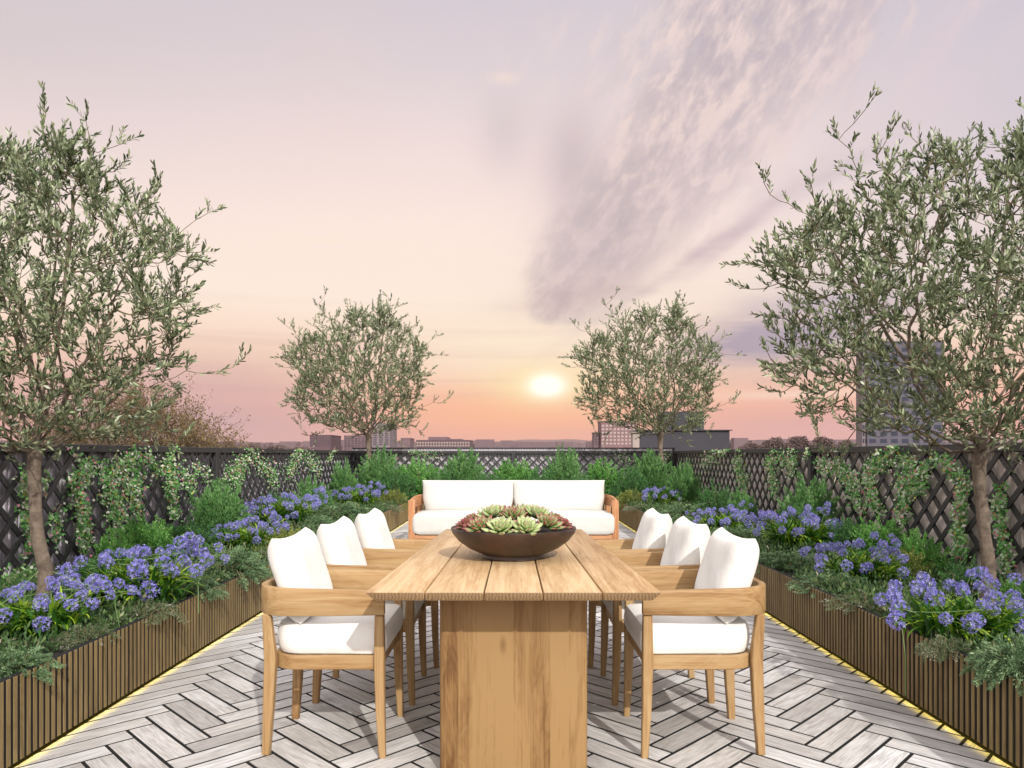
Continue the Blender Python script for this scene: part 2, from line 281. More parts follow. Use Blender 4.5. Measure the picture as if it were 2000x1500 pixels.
# ------------------------------------------------------------------ mesh helpers
def tag(o, label=None, cat=None, group=None, kind=None):
    if label: o['label'] = label
    if cat: o['category'] = cat
    if group: o['group'] = group
    if kind: o['kind'] = kind
    return o
def thing(name, loc, label, cat, group=None, rz=0, sc=1.0):
    o = bpy.data.objects.new(name, None); C.objects.link(o); o.location = loc; o.rotation_euler = (0, 0, rz)
    o.scale = (sc, sc, sc) if isinstance(sc, (int, float)) else sc; o.empty_display_size = 0.2
    return tag(o, label, cat, group)
def mesh_from(name, V, F, mats, rnd=None, smooth=False, midx=None):
    me = bpy.data.meshes.new(name)
    V = np.asarray(V, dtype=np.float32).reshape(-1, 3)
    if isinstance(F, np.ndarray):
        n, k = F.shape
        me.vertices.add(len(V)); me.vertices.foreach_set('co', V.ravel())
        me.loops.add(n*k); me.loops.foreach_set('vertex_index', F.astype(np.int32).ravel())
        me.polygons.add(n); me.polygons.foreach_set('loop_start', np.arange(0, n*k, k, dtype=np.int32))
        me.update(calc_edges=True); me.validate()
    else:
        me.from_pydata([tuple(map(float, v)) for v in V], [], F); me.update()
    for m in (mats if isinstance(mats, (list, tuple)) else [mats]): me.materials.append(m)
    if rnd is not None:
        a = me.attributes.new('rnd', 'FLOAT', 'POINT'); a.data.foreach_set('value', np.asarray(rnd, dtype=np.float32))
    if midx is not None: me.polygons.foreach_set('material_index', np.asarray(midx, dtype=np.int32))
    if smooth: me.polygons.foreach_set('use_smooth', np.ones(len(me.polygons), dtype=bool))
    return me
def link(name, me, parent=None, loc=(0, 0, 0)):
    o = bpy.data.objects.new(name, me); C.objects.link(o); o.location = loc
    if parent: o.parent = parent
    return o
def bm_obj(name, bm, mat, parent=None, smooth=False, bevel=0, seg=2, loc=(0, 0, 0), angle=40):
    bmesh.ops.recalc_face_normals(bm, faces=bm.faces[:])
    if bevel:
        ed = [e for e in bm.edges if len(e.link_faces) == 2 and e.calc_face_angle(0) > R(angle)]
        bmesh.ops.bevel(bm, geom=ed, offset=bevel, segments=seg, profile=0.5, affect='EDGES', clamp_overlap=True)
    me = bpy.data.meshes.new(name); bm.to_mesh(me); bm.free(); me.materials.append(mat)
    if smooth or bevel:
        me.polygons.foreach_set('use_smooth', np.ones(len(me.polygons), dtype=bool))
        try: me.set_sharp_from_angle(angle=R(35))
        except Exception: pass
    return link(name, me, parent, loc)
def box(bm, x0, x1, y0, y1, z0, z1):
    vs = [bm.verts.new(p) for p in ((x0, y0, z0), (x1, y0, z0), (x1, y1, z0), (x0, y1, z0), (x0, y0, z1), (x1, y0, z1), (x1, y1, z1), (x0, y1, z1))]
    for f in ((3, 2, 1, 0), (4, 5, 6, 7), (0, 1, 5, 4), (1, 2, 6, 5), (2, 3, 7, 6), (3, 0, 4, 7)): bm.faces.new([vs[i] for i in f])
    return vs
def taper(bm, p0, w0, p1, w1):
    """square leg from p0 (width w0) to p1 (width w1); w = (wx, wy)"""
    a = [bm.verts.new((p0[0]+sx*w0[0]/2, p0[1]+sy*w0[1]/2, p0[2])) for sx, sy in ((-1, -1), (1, -1), (1, 1), (-1, 1))]
    b = [bm.verts.new((p1[0]+sx*w1[0]/2, p1[1]+sy*w1[1]/2, p1[2])) for sx, sy in ((-1, -1), (1, -1), (1, 1), (-1, 1))]
    bm.faces.new(a[::-1]); bm.faces.new(b)
    for i in range(4): bm.faces.new((a[i], a[(i+1) % 4], b[(i+1) % 4], b[i]))
def loft(bm, secs):
    rows = [[bm.verts.new((p[0]+sx*w[0]/2, p[1]+sy*w[1]/2, p[2])) for sx, sy in ((-1, -1), (1, -1), (1, 1), (-1, 1))] for p, w in secs]
    bm.faces.new(rows[0][::-1]); bm.faces.new(rows[-1])
    for a, b in zip(rows[:-1], rows[1:]):
        for i in range(4): bm.faces.new((a[i], a[(i+1) % 4], b[(i+1) % 4], b[i]))
def sweep_rect(bm, path, zlo, zhi, th):
    """upright band along a plan path (list of (x,y)); zlo/zhi lists or values"""
    n = len(path); rows = []
    for i, p in enumerate(path):
        a_ = path[max(i-1, 0)]; b_ = path[min(i+1, n-1)]
        t = Vector((b_[0]-a_[0], b_[1]-a_[1])).normalized(); nn = Vector((-t.y, t.x))*th/2
        lo = zlo[i] if isinstance(zlo, (list, tuple)) else zlo; hi = zhi[i] if isinstance(zhi, (list, tuple)) else zhi
        rows.append([bm.verts.new((p[0]+nn.x, p[1]+nn.y, lo)), bm.verts.new((p[0]-nn.x, p[1]-nn.y, lo)), bm.verts.new((p[0]-nn.x, p[1]-nn.y, hi)), bm.verts.new((p[0]+nn.x, p[1]+nn.y, hi))])
    for i in range(n-1):
        for k in range(4): bm.faces.new((rows[i][k], rows[i][(k+1) % 4], rows[i+1][(k+1) % 4], rows[i+1][k]))
    bm.faces.new(rows[0][::-1]); bm.faces.new(rows[-1])
def copy_tree(o, parent=None):
    c = o.copy(); C.objects.link(c)
    if parent: c.parent = parent
    for ch in list(o.children): copy_tree(ch, c)
    return c
def unit(v): return v/np.maximum(np.linalg.norm(v, axis=-1, keepdims=True), 1e-9)
def leafmesh(P, D, L, Wd, rnd, fold=0.25, nrm=None, curl=0.0, small=True):
    """many pointed leaves: base P, direction D, length L, width Wd"""
    n = len(P); P = np.asarray(P); D = unit(np.asarray(D)); L = np.broadcast_to(np.asarray(L, float), (n,))[:, None]; Wd = np.broadcast_to(np.asarray(Wd, float), (n,))[:, None]
    up = rng.normal(size=(n, 3)) if nrm is None else np.asarray(nrm)
    side = unit(np.cross(D, up)); up = unit(np.cross(side, D))
    v0 = P; v1 = P+D*L*0.45+side*Wd/2+up*Wd*fold; v3 = P+D*L*0.45-side*Wd/2+up*Wd*fold; v2 = P+D*L+up*L*curl; vm = P+D*L*0.5
    V = np.stack([v0, v1, v2, v3, vm], 1).reshape(-1, 3); b = (np.arange(n)*5)[:, None]
    if small:
        V = np.stack([v0, v1, v2, v3], 1).reshape(-1, 3); b = (np.arange(n)*4)[:, None]
        return V, np.concatenate([b+np.array([[0, 1, 2]]), b+np.array([[0, 2, 3]])], 0), np.repeat(rnd, 4)
    m1 = P+D*L*0.28; m2 = P+D*L*0.66+up*L*curl*0.4
    V = np.stack([v0, m1+side*Wd*0.42, m2+side*Wd*0.46, v2, m2-side*Wd*0.46, m1-side*Wd*0.42], 1).reshape(-1, 3); b = (np.arange(n)*6)[:, None]
    F = np.concatenate([b+np.array([[0, 1, 5]]), b+np.array([[1, 2, 4]]), b+np.array([[1, 4, 5]]), b+np.array([[2, 3, 4]])], 0)
    return V, F, np.repeat(rnd, 6)
def tube(path, radii, k=5):
    path = np.asarray(path, float); n = len(path); V = []; F = []
    for i in range(n):
        t = path[min(i+1, n-1)]-path[max(i-1, 0)]; t = t/(np.linalg.norm(t)+1e-9)
        u = np.cross(t, (0.31, 0.95, 0.05)); u /= np.linalg.norm(u)+1e-9; w = np.cross(t, u)
        for j in range(k):
            a_ = 2*math.pi*j/k; V.append(path[i]+(u*math.cos(a_)+w*math.sin(a_))*radii[i])
    for i in range(n-1):
        for j in range(k): F.append((i*k+j, i*k+(j+1) % k, (i+1)*k+(j+1) % k, (i+1)*k+j))
    return V, F
class Acc:
    def __init__(s): s.V = []; s.F = []; s.r = []; s.n = 0
    def add(s, V, F, r=None):
        V = np.asarray(V, float).reshape(-1, 3); F = np.asarray(F)
        s.V.append(V); s.F.append(F+s.n); s.n += len(V); s.r.append(np.asarray(r) if r is not None else np.zeros(len(V)))
    def mesh(s, name, mat, smooth=False): return mesh_from(name, np.concatenate(s.V), np.concatenate(s.F), mat, np.concatenate(s.r), smooth)

# px helpers: turn a photo measurement into a world point at known depth scale k (pixels per metre) or on a side plane
def at(px, k, z): return ((px-CX)/k, FPX/k, z)

# ------------------------------------------------------------------ terrace geometry
PX = 1.96      # planter face
PZ = 0.37      # planter height
FX = 3.50      # trellis line
YB = 15.66     # back trellis
YP = 13.7      # back planter face
Y0 = -2.5
# ground, hills
bm = bmesh.new(); N = 6000
g = [bm.verts.new(p) for p in ((-N, -600, -12), (N, -600, -12), (N, N, -12), (-N, N, -12))]; bm.faces.new(g)
tag(bm_obj('ground', bm, M['ground']), kind='structure')
V = []; F = []
xs = np.linspace(-5200, 5200, 220)
for i, x in enumerate(xs):
    h = 92+10*math.sin(x*0.0017+1)+6*math.sin(x*0.006)+3*math.sin(x*0.019)+ (14*math.exp(-((x-2600)/900)**2))
    V += [(x, 3900, -13), (x, 4500, h*0.92-12), (x, 5000, h), (x, 5900, -13)]
for i in range(len(xs)-1):
    for j in range(3): F.append((i*4+j, i*4+4+j, i*4+5+j, i*4+1+j))
tag(link('hills', mesh_from('hills', V, F, M['hill'], smooth=True)), kind='structure')
# floor: slab + herringbone planks in one sheet
bm = bmesh.new(); box(bm, -3.72, 3.72, Y0, 16.0, -0.3, 0.0)
tag(bm_obj('terrace_slab', bm, M['grout']), kind='structure')
def herringbone():
    w = 0.118; L = 4*w; gap = 0.0078; V = []; F = []; UV = []; rr = []
    s2 = math.sqrt(0.5)
    XL, XR, YA, YE = -1.99, 1.99, 0.4, 13.72
    def clip(poly, ax, lim, sgn):
        o = []
        for i in range(len(poly)):
            p, q = poly[i], poly[(i+1) % len(poly)]; dp = sgn*(p[ax]-lim); dq = sgn*(q[ax]-lim)
            if dp <= 0: o.append(p)
            if dp*dq < 0:
                t = dp/(dp-dq); o.append(tuple(p[k]+(q[k]-p[k])*t for k in range(4)))
        return o
    # tile in rotated frame (a,b): planks along a at (i*w + ..), planks along b
    for j in range(-160, 160):
        for m_ in range(-40, 40):
            # along a: starts at a = j*w + m*2L , b = j*w ; along b: a = j*w + L + m*2L.. , b=j*w - L + w
            for typ in (0, 1):
                if typ == 0: a0_, b0_, la, lb = j*w+m_*2*L, j*w, L, w
                else: a0_, b0_, la, lb = j*w+m_*2*L+L, j*w+w-L+0*L, w, L
                ca, cb = a0_+la/2, b0_+lb/2
                cx, cy = (ca-cb)*s2, (ca+cb)*s2+6
                if not (XL-0.5 < cx < XR+0.5 and YA-0.5 < cy < YE+0.5): continue
                poly = []
                for (pa, pb) in ((a0_+gap, b0_+gap), (a0_+la-gap, b0_+gap), (a0_+la-gap, b0_+lb-gap), (a0_+gap, b0_+lb-gap)):
                    u, v = (pa-a0_, pb-b0_) if typ == 0 else (pb-b0_, pa-a0_)
                    poly.append(((pa-pb)*s2, (pa+pb)*s2+6, u, v))
                for ax, lim, sg in ((0, XL, -1), (0, XR, 1), (1, YA, -1), (1, YE, 1)):
                    poly = clip(poly, ax, lim, sg)
                    if len(poly) < 3: break
                if len(poly) < 3: continue
                r = random.random(); n0 = len(V)
                zt = 0.0026+random.uniform(-0.0004, 0.0004)
                for p in poly: V.append((p[0], p[1], zt)); rr.append(r)
                for p in poly: V.append((p[0], p[1], 0.0008)); rr.append(r)
                k = len(poly); F.append(tuple(range(n0, n0+k))); UV.append([(p[2], p[3]) for p in poly])
                for i in range(k):
                    i2 = (i+1) % k; F.append((n0+i, n0+k+i, n0+k+i2, n0+i2)); UV.append([(poly[i][2], poly[i][3])]*2+[(poly[i2][2], poly[i2][3])]*2)
    me = mesh_from('floor', V, F, M['paving'], rr)
    uv = me.uv_layers.new(name='UVMap'); flat = [c for f in UV for p in f for c in p]; uv.data.foreach_set('uv', flat)
    return me
tag(link('floor', herringbone()), kind='structure')

# ------------------------------------------------------------------ parapet walls (ribbed) and trellis fences
def ribwall(name, p0, p1, z0, z1, mat, capmat, label, pitch=0.052, depth=0.014, gap_dark=None):
    p0 = Vector(p0); p1 = Vector(p1); L = (p1-p0).length; t = (p1-p0)/L; nrm = Vector((t.y, -t.x, 0))  # points to the right of travel
    o = thing(name, p0, label, 'wall')
    prof = []; n = int(L/pitch)
    for i in range(n):
        s = i*pitch; prof += [(s, 0), (s+pitch*0.16, depth), (s+pitch*0.52, depth), (s+pitch*0.68, 0)]
    prof.append((n*pitch, 0)); V = []; F = []
    for s, d in prof:
        q = t*s+nrm*d; V += [(q.x, q.y, z0), (q.x, q.y, z1)]
    for i in range(len(prof)-1): F.append((i*2, i*2+2, i*2+3, i*2+1))
    link('cladding', mesh_from('cladding', V, F, mat), o)
    bm = bmesh.new()
    a_ = nrm*(-0.12); c_ = nrm*(-0.002)
    vs = []
    for z in (z0-0.3, z1-0.002):
        for q in (c_, c_+t*L, a_+t*L, a_): vs.append(bm.verts.new((q.x, q.y, z)))
    for f in ((3, 2, 1, 0), (4, 5, 6, 7), (0, 1, 5, 4), (1, 2, 6, 5), (2, 3, 7, 6), (3, 0, 4, 7)): bm.faces.new([vs[i] for i in f])
    bm_obj('core', bm, M['b_dark'], o)
    bm = bmesh.new(); vs = []
    a_ = nrm*(-0.14); c_ = nrm*0.03
    for z in (z1, z1+0.022):
        for q in (c_, c_+t*L, a_+t*L, a_): vs.append(bm.verts.new((q.x, q.y, z)))
    for f in ((3, 2, 1, 0), (4, 5, 6, 7), (0, 1, 5, 4), (1, 2, 6, 5), (2, 3, 7, 6), (3, 0, 4, 7)): bm.faces.new([vs[i] for i in f])
    bm_obj('coping', bm, capmat, o)
    return o
FT = EYE+0.083
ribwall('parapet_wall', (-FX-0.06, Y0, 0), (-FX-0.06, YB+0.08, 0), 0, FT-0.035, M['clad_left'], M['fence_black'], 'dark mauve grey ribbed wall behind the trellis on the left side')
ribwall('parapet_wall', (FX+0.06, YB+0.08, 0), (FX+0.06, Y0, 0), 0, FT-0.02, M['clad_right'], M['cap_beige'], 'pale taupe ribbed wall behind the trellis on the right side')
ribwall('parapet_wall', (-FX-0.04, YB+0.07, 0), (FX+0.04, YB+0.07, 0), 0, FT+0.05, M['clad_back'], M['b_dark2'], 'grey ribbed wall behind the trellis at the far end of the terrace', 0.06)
def trellis(p0, p1, posts, label, zb=0.30, rail=0.062, pitch=0.232, sw=0.042):
    p0 = Vector(p0); p1 = Vector(p1); L = (p1-p0).length; t = (p1-p0)/L; nrm = Vector((t.y, -t.x, 0))
    o = thing('trellis_fence', p0, label, 'trellis fence', 'trellis fences round the terrace'); o.rotation_euler = (0, 0, math.atan2(t.y, t.x))
    # local: x along, y = -nrm side ; build flat in local x/z with y thickness
    bm = bmesh.new(); box(bm, 0, L, -0.03, 0.03, FT-rail, FT); bm_obj('top_rail', bm, M['fence_black'], o, bevel=0.004, seg=1)
    bm = bmesh.new(); box(bm, 0, L, -0.025, 0.025, zb-0.06, zb); bm_obj('bottom_rail', bm, M['fence_black'], o)
    ps = sorted(posts)
    for s in ps:
        bm = bmesh.new(); box(bm, s-0.042, s+0.042, -0.037, 0.037, 0.0, FT+0.003); bm_obj('post', bm, M['fence_black'], o, bevel=0.004, seg=1)
        bm = bmesh.new()
    for s0, s1 in zip(ps[:-1], ps[1:]):
        bm = bmesh.new(); x0, x1 = s0+0.03, s1-0.03; z0, z1 = zb-0.01, FT-rail+0.01
        for dr in (1, -1):
            c = -3.0
            n = int((x1-x0+z1-z0)/pitch)+2
            for i in range(-1, n+1):
                # line through (x0 + i*pitch, z0) slope dr ; centreline param
                if dr == 1: ax, az_ = x0+i*pitch-(z1-z0), z0
                else: ax, az_ = x0+i*pitch, z0
                # points (ax + s, az + dr... ) use x = ax + u, z = z0 + u (dr 1) or x = ax - u
                u0, u1 = 0.0, z1-z0
                if dr == 1: u0 = max(u0, x0-ax); u1 = min(u1, x1-ax)
                else: u0 = max(u0, ax-x1); u1 = min(u1, ax-x0)
                if u1-u0 < 0.03: continue
                P = Vector((ax+dr*u0, 0, z0+u0)); Q = Vector((ax+dr*u1, 0, z0+u1))
                d = (Q-P).normalized(); w_ = Vector((-d.z, 0, d.x))*sw/2
                y0_, y1_ = ((-0.020, -0.009) if dr == 1 else (-0.0085, 0.003))
                vs = [bm.verts.new((q.x, yy, q.z)) for yy in (y0_, y1_) for q in (P-w_, Q-w_, Q+w_, P+w_)]
                for f in ((3, 2, 1, 0), (4, 5, 6, 7), (0, 1, 5, 4), (1, 2, 6, 5), (2, 3, 7, 6), (3, 0, 4, 7)): bm.faces.new([vs[k] for k in f])
        bm_obj('lattice_panel', bm, M['fence_black'], o)
    return o
yp = FX*FPX/583
trellis((-FX, Y0, 0), (-FX, YB, 0), [0.05, yp-Y0, YB-Y0-0.05], 'black diamond trellis fence in front of the dark wall on the left')
trellis((FX, YB, 0), (FX, Y0, 0), [0.05, YB-yp, YB-Y0-0.05], 'black diamond trellis fence in front of the pale wall on the right')
trellis((-FX+0.05, YB, 0), (FX-0.05, YB, 0), [0.05, FX-0.05, 2*FX-0.15], 'black diamond trellis fence across the far end behind the sofa', pitch=0.20, sw=0.034)

# ------------------------------------------------------------------ planters
def planter(label, p0, p1, width, led=True):
    """p0->p1 is the front face line; bed lies to the left (local +y) of travel"""
    p0 = Vector(p0); p1 = Vector(p1); L = (p1-p0).length; t = (p1-p0)/L
    o = thing('planter', p0, label, 'planter', 'slatted planters edging the terrace'); o.rotation_euler = (0, 0, math.atan2(t.y, t.x))
    bm = bmesh.new(); box(bm, 0, L, 0.014, 0.05, 0.047, PZ); bm_obj('backing_board', bm, M['black_gap'], o)
    bm = bmesh.new(); pitch = 0.039; n = int(L/pitch)
    for i in range(n):
        s = i*pitch+0.004
        wd = 0.0195 if i % 13 else 0.0150
        box(bm, s, s+wd, 0.0095, 0.0135, 0.032, PZ+0.002)
    bm_obj('batten_cladding', bm, M['batten'], o)
    bm = bmesh.new(); box(bm, 0, L, 0.0505, width, 0.004, PZ-0.035); bm_obj('soil', bm, M['soil'], o)
    if led:
        bm = bmesh.new(); box(bm, 0, L, 0.01360, 0.01395, 0.0315, 0.050); bm_obj('light_baffle', bm, M['black_gap'], o)  # thin sheet added to stop the strip's light leaking through the batten gaps
        bm = bmesh.new(); box(bm, 0, L, 0.0160, 0.0260, 0.0375, 0.0465); bm_obj('led_strip', bm, M['led'], o)
    return o
planter('long left planter of brown vertical slats with a yellow light strip at its foot', (-PX, 0.6, 0), (-PX, YP-0.003, 0), FX-PX-0.04)
planter('long right planter of brown vertical slats with a yellow light strip at its foot', (PX, YP-0.003, 0), (PX, 0.6, 0), FX-PX-0.04)

planter('planter of brown vertical slats across the far end behind the sofa', (-FX+0.04, YP, 0), (FX-0.04, YP, 0), YB-YP-0.05, led=False)

# ------------------------------------------------------------------ cushions
def pillow(name, w, h, t, mat, parent, loc, rot, bow=0.06, n=22, ear=0.0, flat=4.0):
    V = []; F = []
    us = np.sin(np.linspace(-1, 1, n+1)*math.pi/2)
    for side in (1, -1):
        for v in us:
            for u in us:
                lowf = 1.0 if v > 0 else 0.25
                x = u*w/2*(1-bow*(1-v*v)); y = v*h/2*(1-bow*(1-u*u)*lowf)
                c = (abs(u)*abs(v))**6*ear*lowf; x *= 1-0.10*max(0, -v)**1.5; x *= 1+c; y *= 1+c
                z = side*t/2*max(0, (1-abs(u)**flat))**0.5*max(0, (1-abs(v)**flat))**0.5
                z += 0.006*math.sin(u*5+v*3)*(1-u*u)*(1-v*v)
                V.append((x, y, z))
    k = n+1
    for s_ in (0, 1):
        o_ = s_*k*k
        for j in range(n):
            for i in range(n):
                q = (o_+j*k+i, o_+j*k+i+1, o_+(j+1)*k+i+1, o_+(j+1)*k+i); F.append(q if s_ == 0 else q[::-1])
    bm = bmesh.new(); vs = [bm.verts.new(v) for v in V]
    for f in F: bm.faces.new([vs[i] for i in f])
    bmesh.ops.remove_doubles(bm, verts=bm.verts[:], dist=0.0012)
    M4 = Matrix.Translation(loc) @ rot.to_4x4(); bmesh.ops.transform(bm, matrix=M4, verts=bm.verts[:])
    return bm_obj(name, bm, mat, parent, smooth=True)
def slab_cushion(name, outline, z0, z1, rad, mat, parent, crown=0.02):
    """cushion from a plan outline with rounded top and bottom edges and a crowned top"""
    pts = [Vector(p) for p in outline]; c = sum(pts, Vector((0, 0)))/len(pts); bm = bmesh.new(); rings = []
    prof = [(0.55, z0), (rad, z0), (rad*0.3, z0+rad*0.3), (0, z0+rad), (-0.004, (z0+z1)/2), (0, z1-rad), (rad*0.3, z1-rad*0.3), (rad, z1), (rad*2.5, z1+crown*0.4), (0.45, z1+crown*0.8), (0.8, z1+crown)]
    def ins(d):
        o = []
        for p in pts:
            v = p-c; l = v.length
            o.append(c+v*((1-d) if d > 0.3 else max(0.05, (l-d)/l)))
        return o
    for d, z in prof: rings.append([bm.verts.new((p.x, p.y, z)) for p in ins(d)])
    m = len(pts)
    for a_, b_ in zip(rings[:-1], rings[1:]):
        for i in range(m): bm.faces.new((a_[i], a_[(i+1) % m], b_[(i+1) % m], b_[i]))
    bm.faces.new(rings[0][::-1]); bm.faces.new(rings[-1])
    return bm_obj(name, bm, mat, parent, smooth=True)

# ------------------------------------------------------------------ dining chair (faces +x, back at -x)
def upath(hw, xb, xf, r, n=8):
    """U plan path: front near end -> round the back -> front far end"""
    p = [(xf+(xb+r-xf)*i/5, -hw) for i in range(6)]
    p += [(xb+r-r*math.sin(a_), -hw+r-r*math.cos(a_)) for a_ in [math.pi/2*i/n for i in range(1, n+1)]]
    p += [(xb, -hw+r+(2*hw-2*r)*i/6) for i in range(1, 6)]
    p += [(xb+r-r*math.cos(a_), hw-r+r*math.sin(a_)) for a_ in [math.pi/2*i/n for i in range(0, n+1)]]
    p += [(xb+r+(xf-xb-r)*i/5, hw) for i in range(1, 6)]
    return p
def dining_chair(name, loc, label, rz=0):
    o = thing(name, loc, label, 'chair', 'wooden dining chairs round the table', rz)
    HB, XB, XF = 0.247, -0.268, 0.262
    bm = bmesh.new(); pth = upath(HB, XB, XF, 0.13); n = len(pth)
    lo = []; hi = []
    for (x, y) in pth:
        f = max(0, (x-0.0)/XF); lo.append(0.588+0.004*f); hi.append(0.698-0.006*f+0.008*max(0, -x/0.26))
    sweep_rect(bm, pth, lo, hi, 0.030); bm_obj('arm_and_back_rail', bm, M['teak_x'], o, bevel=0.007, seg=2)
    for (x, y, dx, dy) in ((0.238, -0.235, 1, 0), (0.238, 0.235, 1, 0), (-0.222, -0.198, -1, -0.10), (-0.222, 0.198, -1, 0.10)):
        bm = bmesh.new()
        if x > 0: loft(bm, [((x+0.012, y, 0.0), (0.028, 0.028)), ((x+0.004, y, 0.20), (0.037, 0.035)), ((x, y, 0.40), (0.043, 0.040)), ((x, y, 0.5905), (0.037, 0.035))])
        else: loft(bm, [((x-0.018, y*1.02, 0.0), (0.032, 0.030)), ((x-0.008, y*1.01, 0.20), (0.042, 0.038)), ((x, y, 0.40), (0.048, 0.043)), ((x-0.012, y*1.07, 0.5905), (0.034, 0.031))])
        bm_obj('leg', bm, M['teak_z'], o, bevel=0.004, seg=1)
    pa = upath(0.222, -0.208, 0.216, 0.10)
    bm = bmesh.new(); sweep_rect(bm, pa, 0.362, 0.420, 0.022); bm_obj('seat_apron', bm, M['teak_x'], o, bevel=0.003, seg=1)
    bm = bmesh.new(); box(bm, 0.2175, 0.2395, -0.2148, 0.2148, 0.362, 0.418); bm_obj('front_rail', bm, M['teak_y'], o, bevel=0.003, seg=1)
    bm = bmesh.new(); 
    for k in range(5): box(bm, -0.15+k*0.08, -0.10+k*0.08, -0.208, 0.208, 0.392, 0.408)
    bm_obj('seat_slats', bm, M['teak_y'], o)
    out = [(x*1.0+(0.012 if x > 0 else 0.012), y) for x, y in upath(0.217, -0.232, 0.25, 0.12)]
    out += [(0.262, 0.212-0.0848*i) for i in range(1, 5)]
    slab_cushion('seat_cushion', out, 0.4125, 0.545, 0.034, M['white_fabric'], o, 0.018)
    # leaning back pillow: local x -> chair y, local y -> up, local z -> forward
    lean = R(17)
    fwd = Vector((math.cos(lean), 0, math.sin(lean))); up = Vector((-math.sin(lean), 0, math.cos(lean))); side = Vector((0, 1, 0))
    rot = Matrix((side, up, side.cross(up))).transposed()
    pillow('back_cushion', 0.455, 0.365, 0.145, M['white_fabric'], o, (-0.150, 0, 0.722), rot, bow=0.05, ear=0.05, flat=6.0)
    return o
cl = dining_chair('dining_chair', (-0.79, 3.19, 0), 'white cushioned wooden armchair nearest the camera on the left side of the table')
def put(loc, rz, label):
    c = copy_tree(cl); c.location = loc; c.rotation_euler = (0, 0, rz); c['label'] = label; return c
put((-0.755, 3.81, 0), 0, 'middle wooden armchair of the three along the left side of the table')
put((-0.70, 4.43, 0), 0, 'wooden armchair farthest from the camera on the left side of the table')
put((0.79, 3.19, 0), math.pi, 'white cushioned wooden armchair nearest the camera on the right side of the table')
put((0.755, 3.81, 0), math.pi, 'middle wooden armchair of the three along the right side of the table')
put((0.70, 4.43, 0), math.pi, 'wooden armchair farthest from the camera on the right side of the table')

# ------------------------------------------------------------------ dining table
TY0, TY1, TW0, TW1 = 2.55, 4.72, 0.530, 0.448
o = thing('dining_table', (0, TY0, 0), 'long teak plank table standing on a broad panel leg between the chairs', 'table')
for i in range(5):
    bm = bmesh.new(); g_ = 0.0028
    xs0 = (-TW0+2*TW0*i/5+(g_ if i else 0), -TW0+2*TW0*(i+1)/5-(g_ if i < 4 else 0)); xs1 = (-TW1+2*TW1*i/5+(g_ if i else 0), -TW1+2*TW1*(i+1)/5-(g_ if i < 4 else 0))
    L = TY1-TY0; vs = [bm.verts.new(p) for p in ((xs0[0], 0, 0.730), (xs0[1], 0, 0.730), (xs1[1], L, 0.730), (xs1[0], L, 0.730), (xs0[0], 0, 0.760), (xs0[1], 0, 0.760), (xs1[1], L, 0.760), (xs1[0], L, 0.760))]
    for f in ((3, 2, 1, 0), (4, 5, 6, 7), (0, 1, 5, 4), (1, 2, 6, 5), (2, 3, 7, 6), (3, 0, 4, 7)): bm.faces.new([vs[k] for k in f])
    if i in (0, 4):
        ee = [vs[0], vs[3]] if i == 0 else [vs[1], vs[2]]
        for v in ee: v.co.x += 0.035 if i == 0 else -0.035
    bm_obj('plank', bm, M['teak_top'], o, bevel=0.0045, seg=2)
for y in (0.25, 1.70):
    bm = bmesh.new(); box(bm, -0.29, 0.29, y, y+0.15, 0.0, 0.706); bm_obj('panel_leg', bm, M['teak_stave'], o, bevel=0.022, seg=4)
bm = bmesh.new(); box(bm, -0.30, 0.30, 0.22, 1.93, 0.7065, 0.7295); bm_obj('under_frame', bm, M['teak_y'], o, bevel=0.003)
bm = bmesh.new(); box(bm, -0.03, 0.03, 0.4005, 1.6995, 0.55, 0.66); bm_obj('stretcher', bm, M['teak_y'], o, bevel=0.003)

# ------------------------------------------------------------------ bowl and succulents
BY = 3.42; BZ = 0.760
def lathe(name, prof, mat, parent, n=72, loc=(0, 0, 0)):
    V = []; F = []
    for r, z in prof:
        for j in range(n): a_ = 2*math.pi*j/n; V.append((r*math.cos(a_), r*math.sin(a_), z))
    for i in range(len(prof)-1):
        for j in range(n): F.append((i*n+j, i*n+(j+1) % n, (i+1)*n+(j+1) % n, (i+1)*n+j))
    bm = bmesh.new(); vs = [bm.verts.new(v) for v in V]
    for f in F: bm.faces.new([vs[i] for i in f])
    bm.faces.new(vs[:n][::-1]); bm.faces.new(vs[-n:])
    return bm_obj(name, bm, mat, parent, smooth=True, loc=loc)
o = thing('bowl', (0, BY, BZ), 'wide dark brown shallow bowl in the middle of the table', 'bowl')
lathe('dish', [(0.146, 0.001), (0.150, 0.006), (0.147, 0.020), (0.165, 0.027), (0.215, 0.050), (0.262, 0.084), (0.290, 0.118), (0.298, 0.138), (0.297, 0.145), (0.290, 0.146), (0.283, 0.140), (0.270, 0.118), (0.20, 0.09), (0.05, 0.085)], M['bowl'], o)
lathe('soil', [(0.01, 0.098), (0.274, 0.1235), (0.2745, 0.1265), (0.01, 0.128)], M['soil'], o, 40)
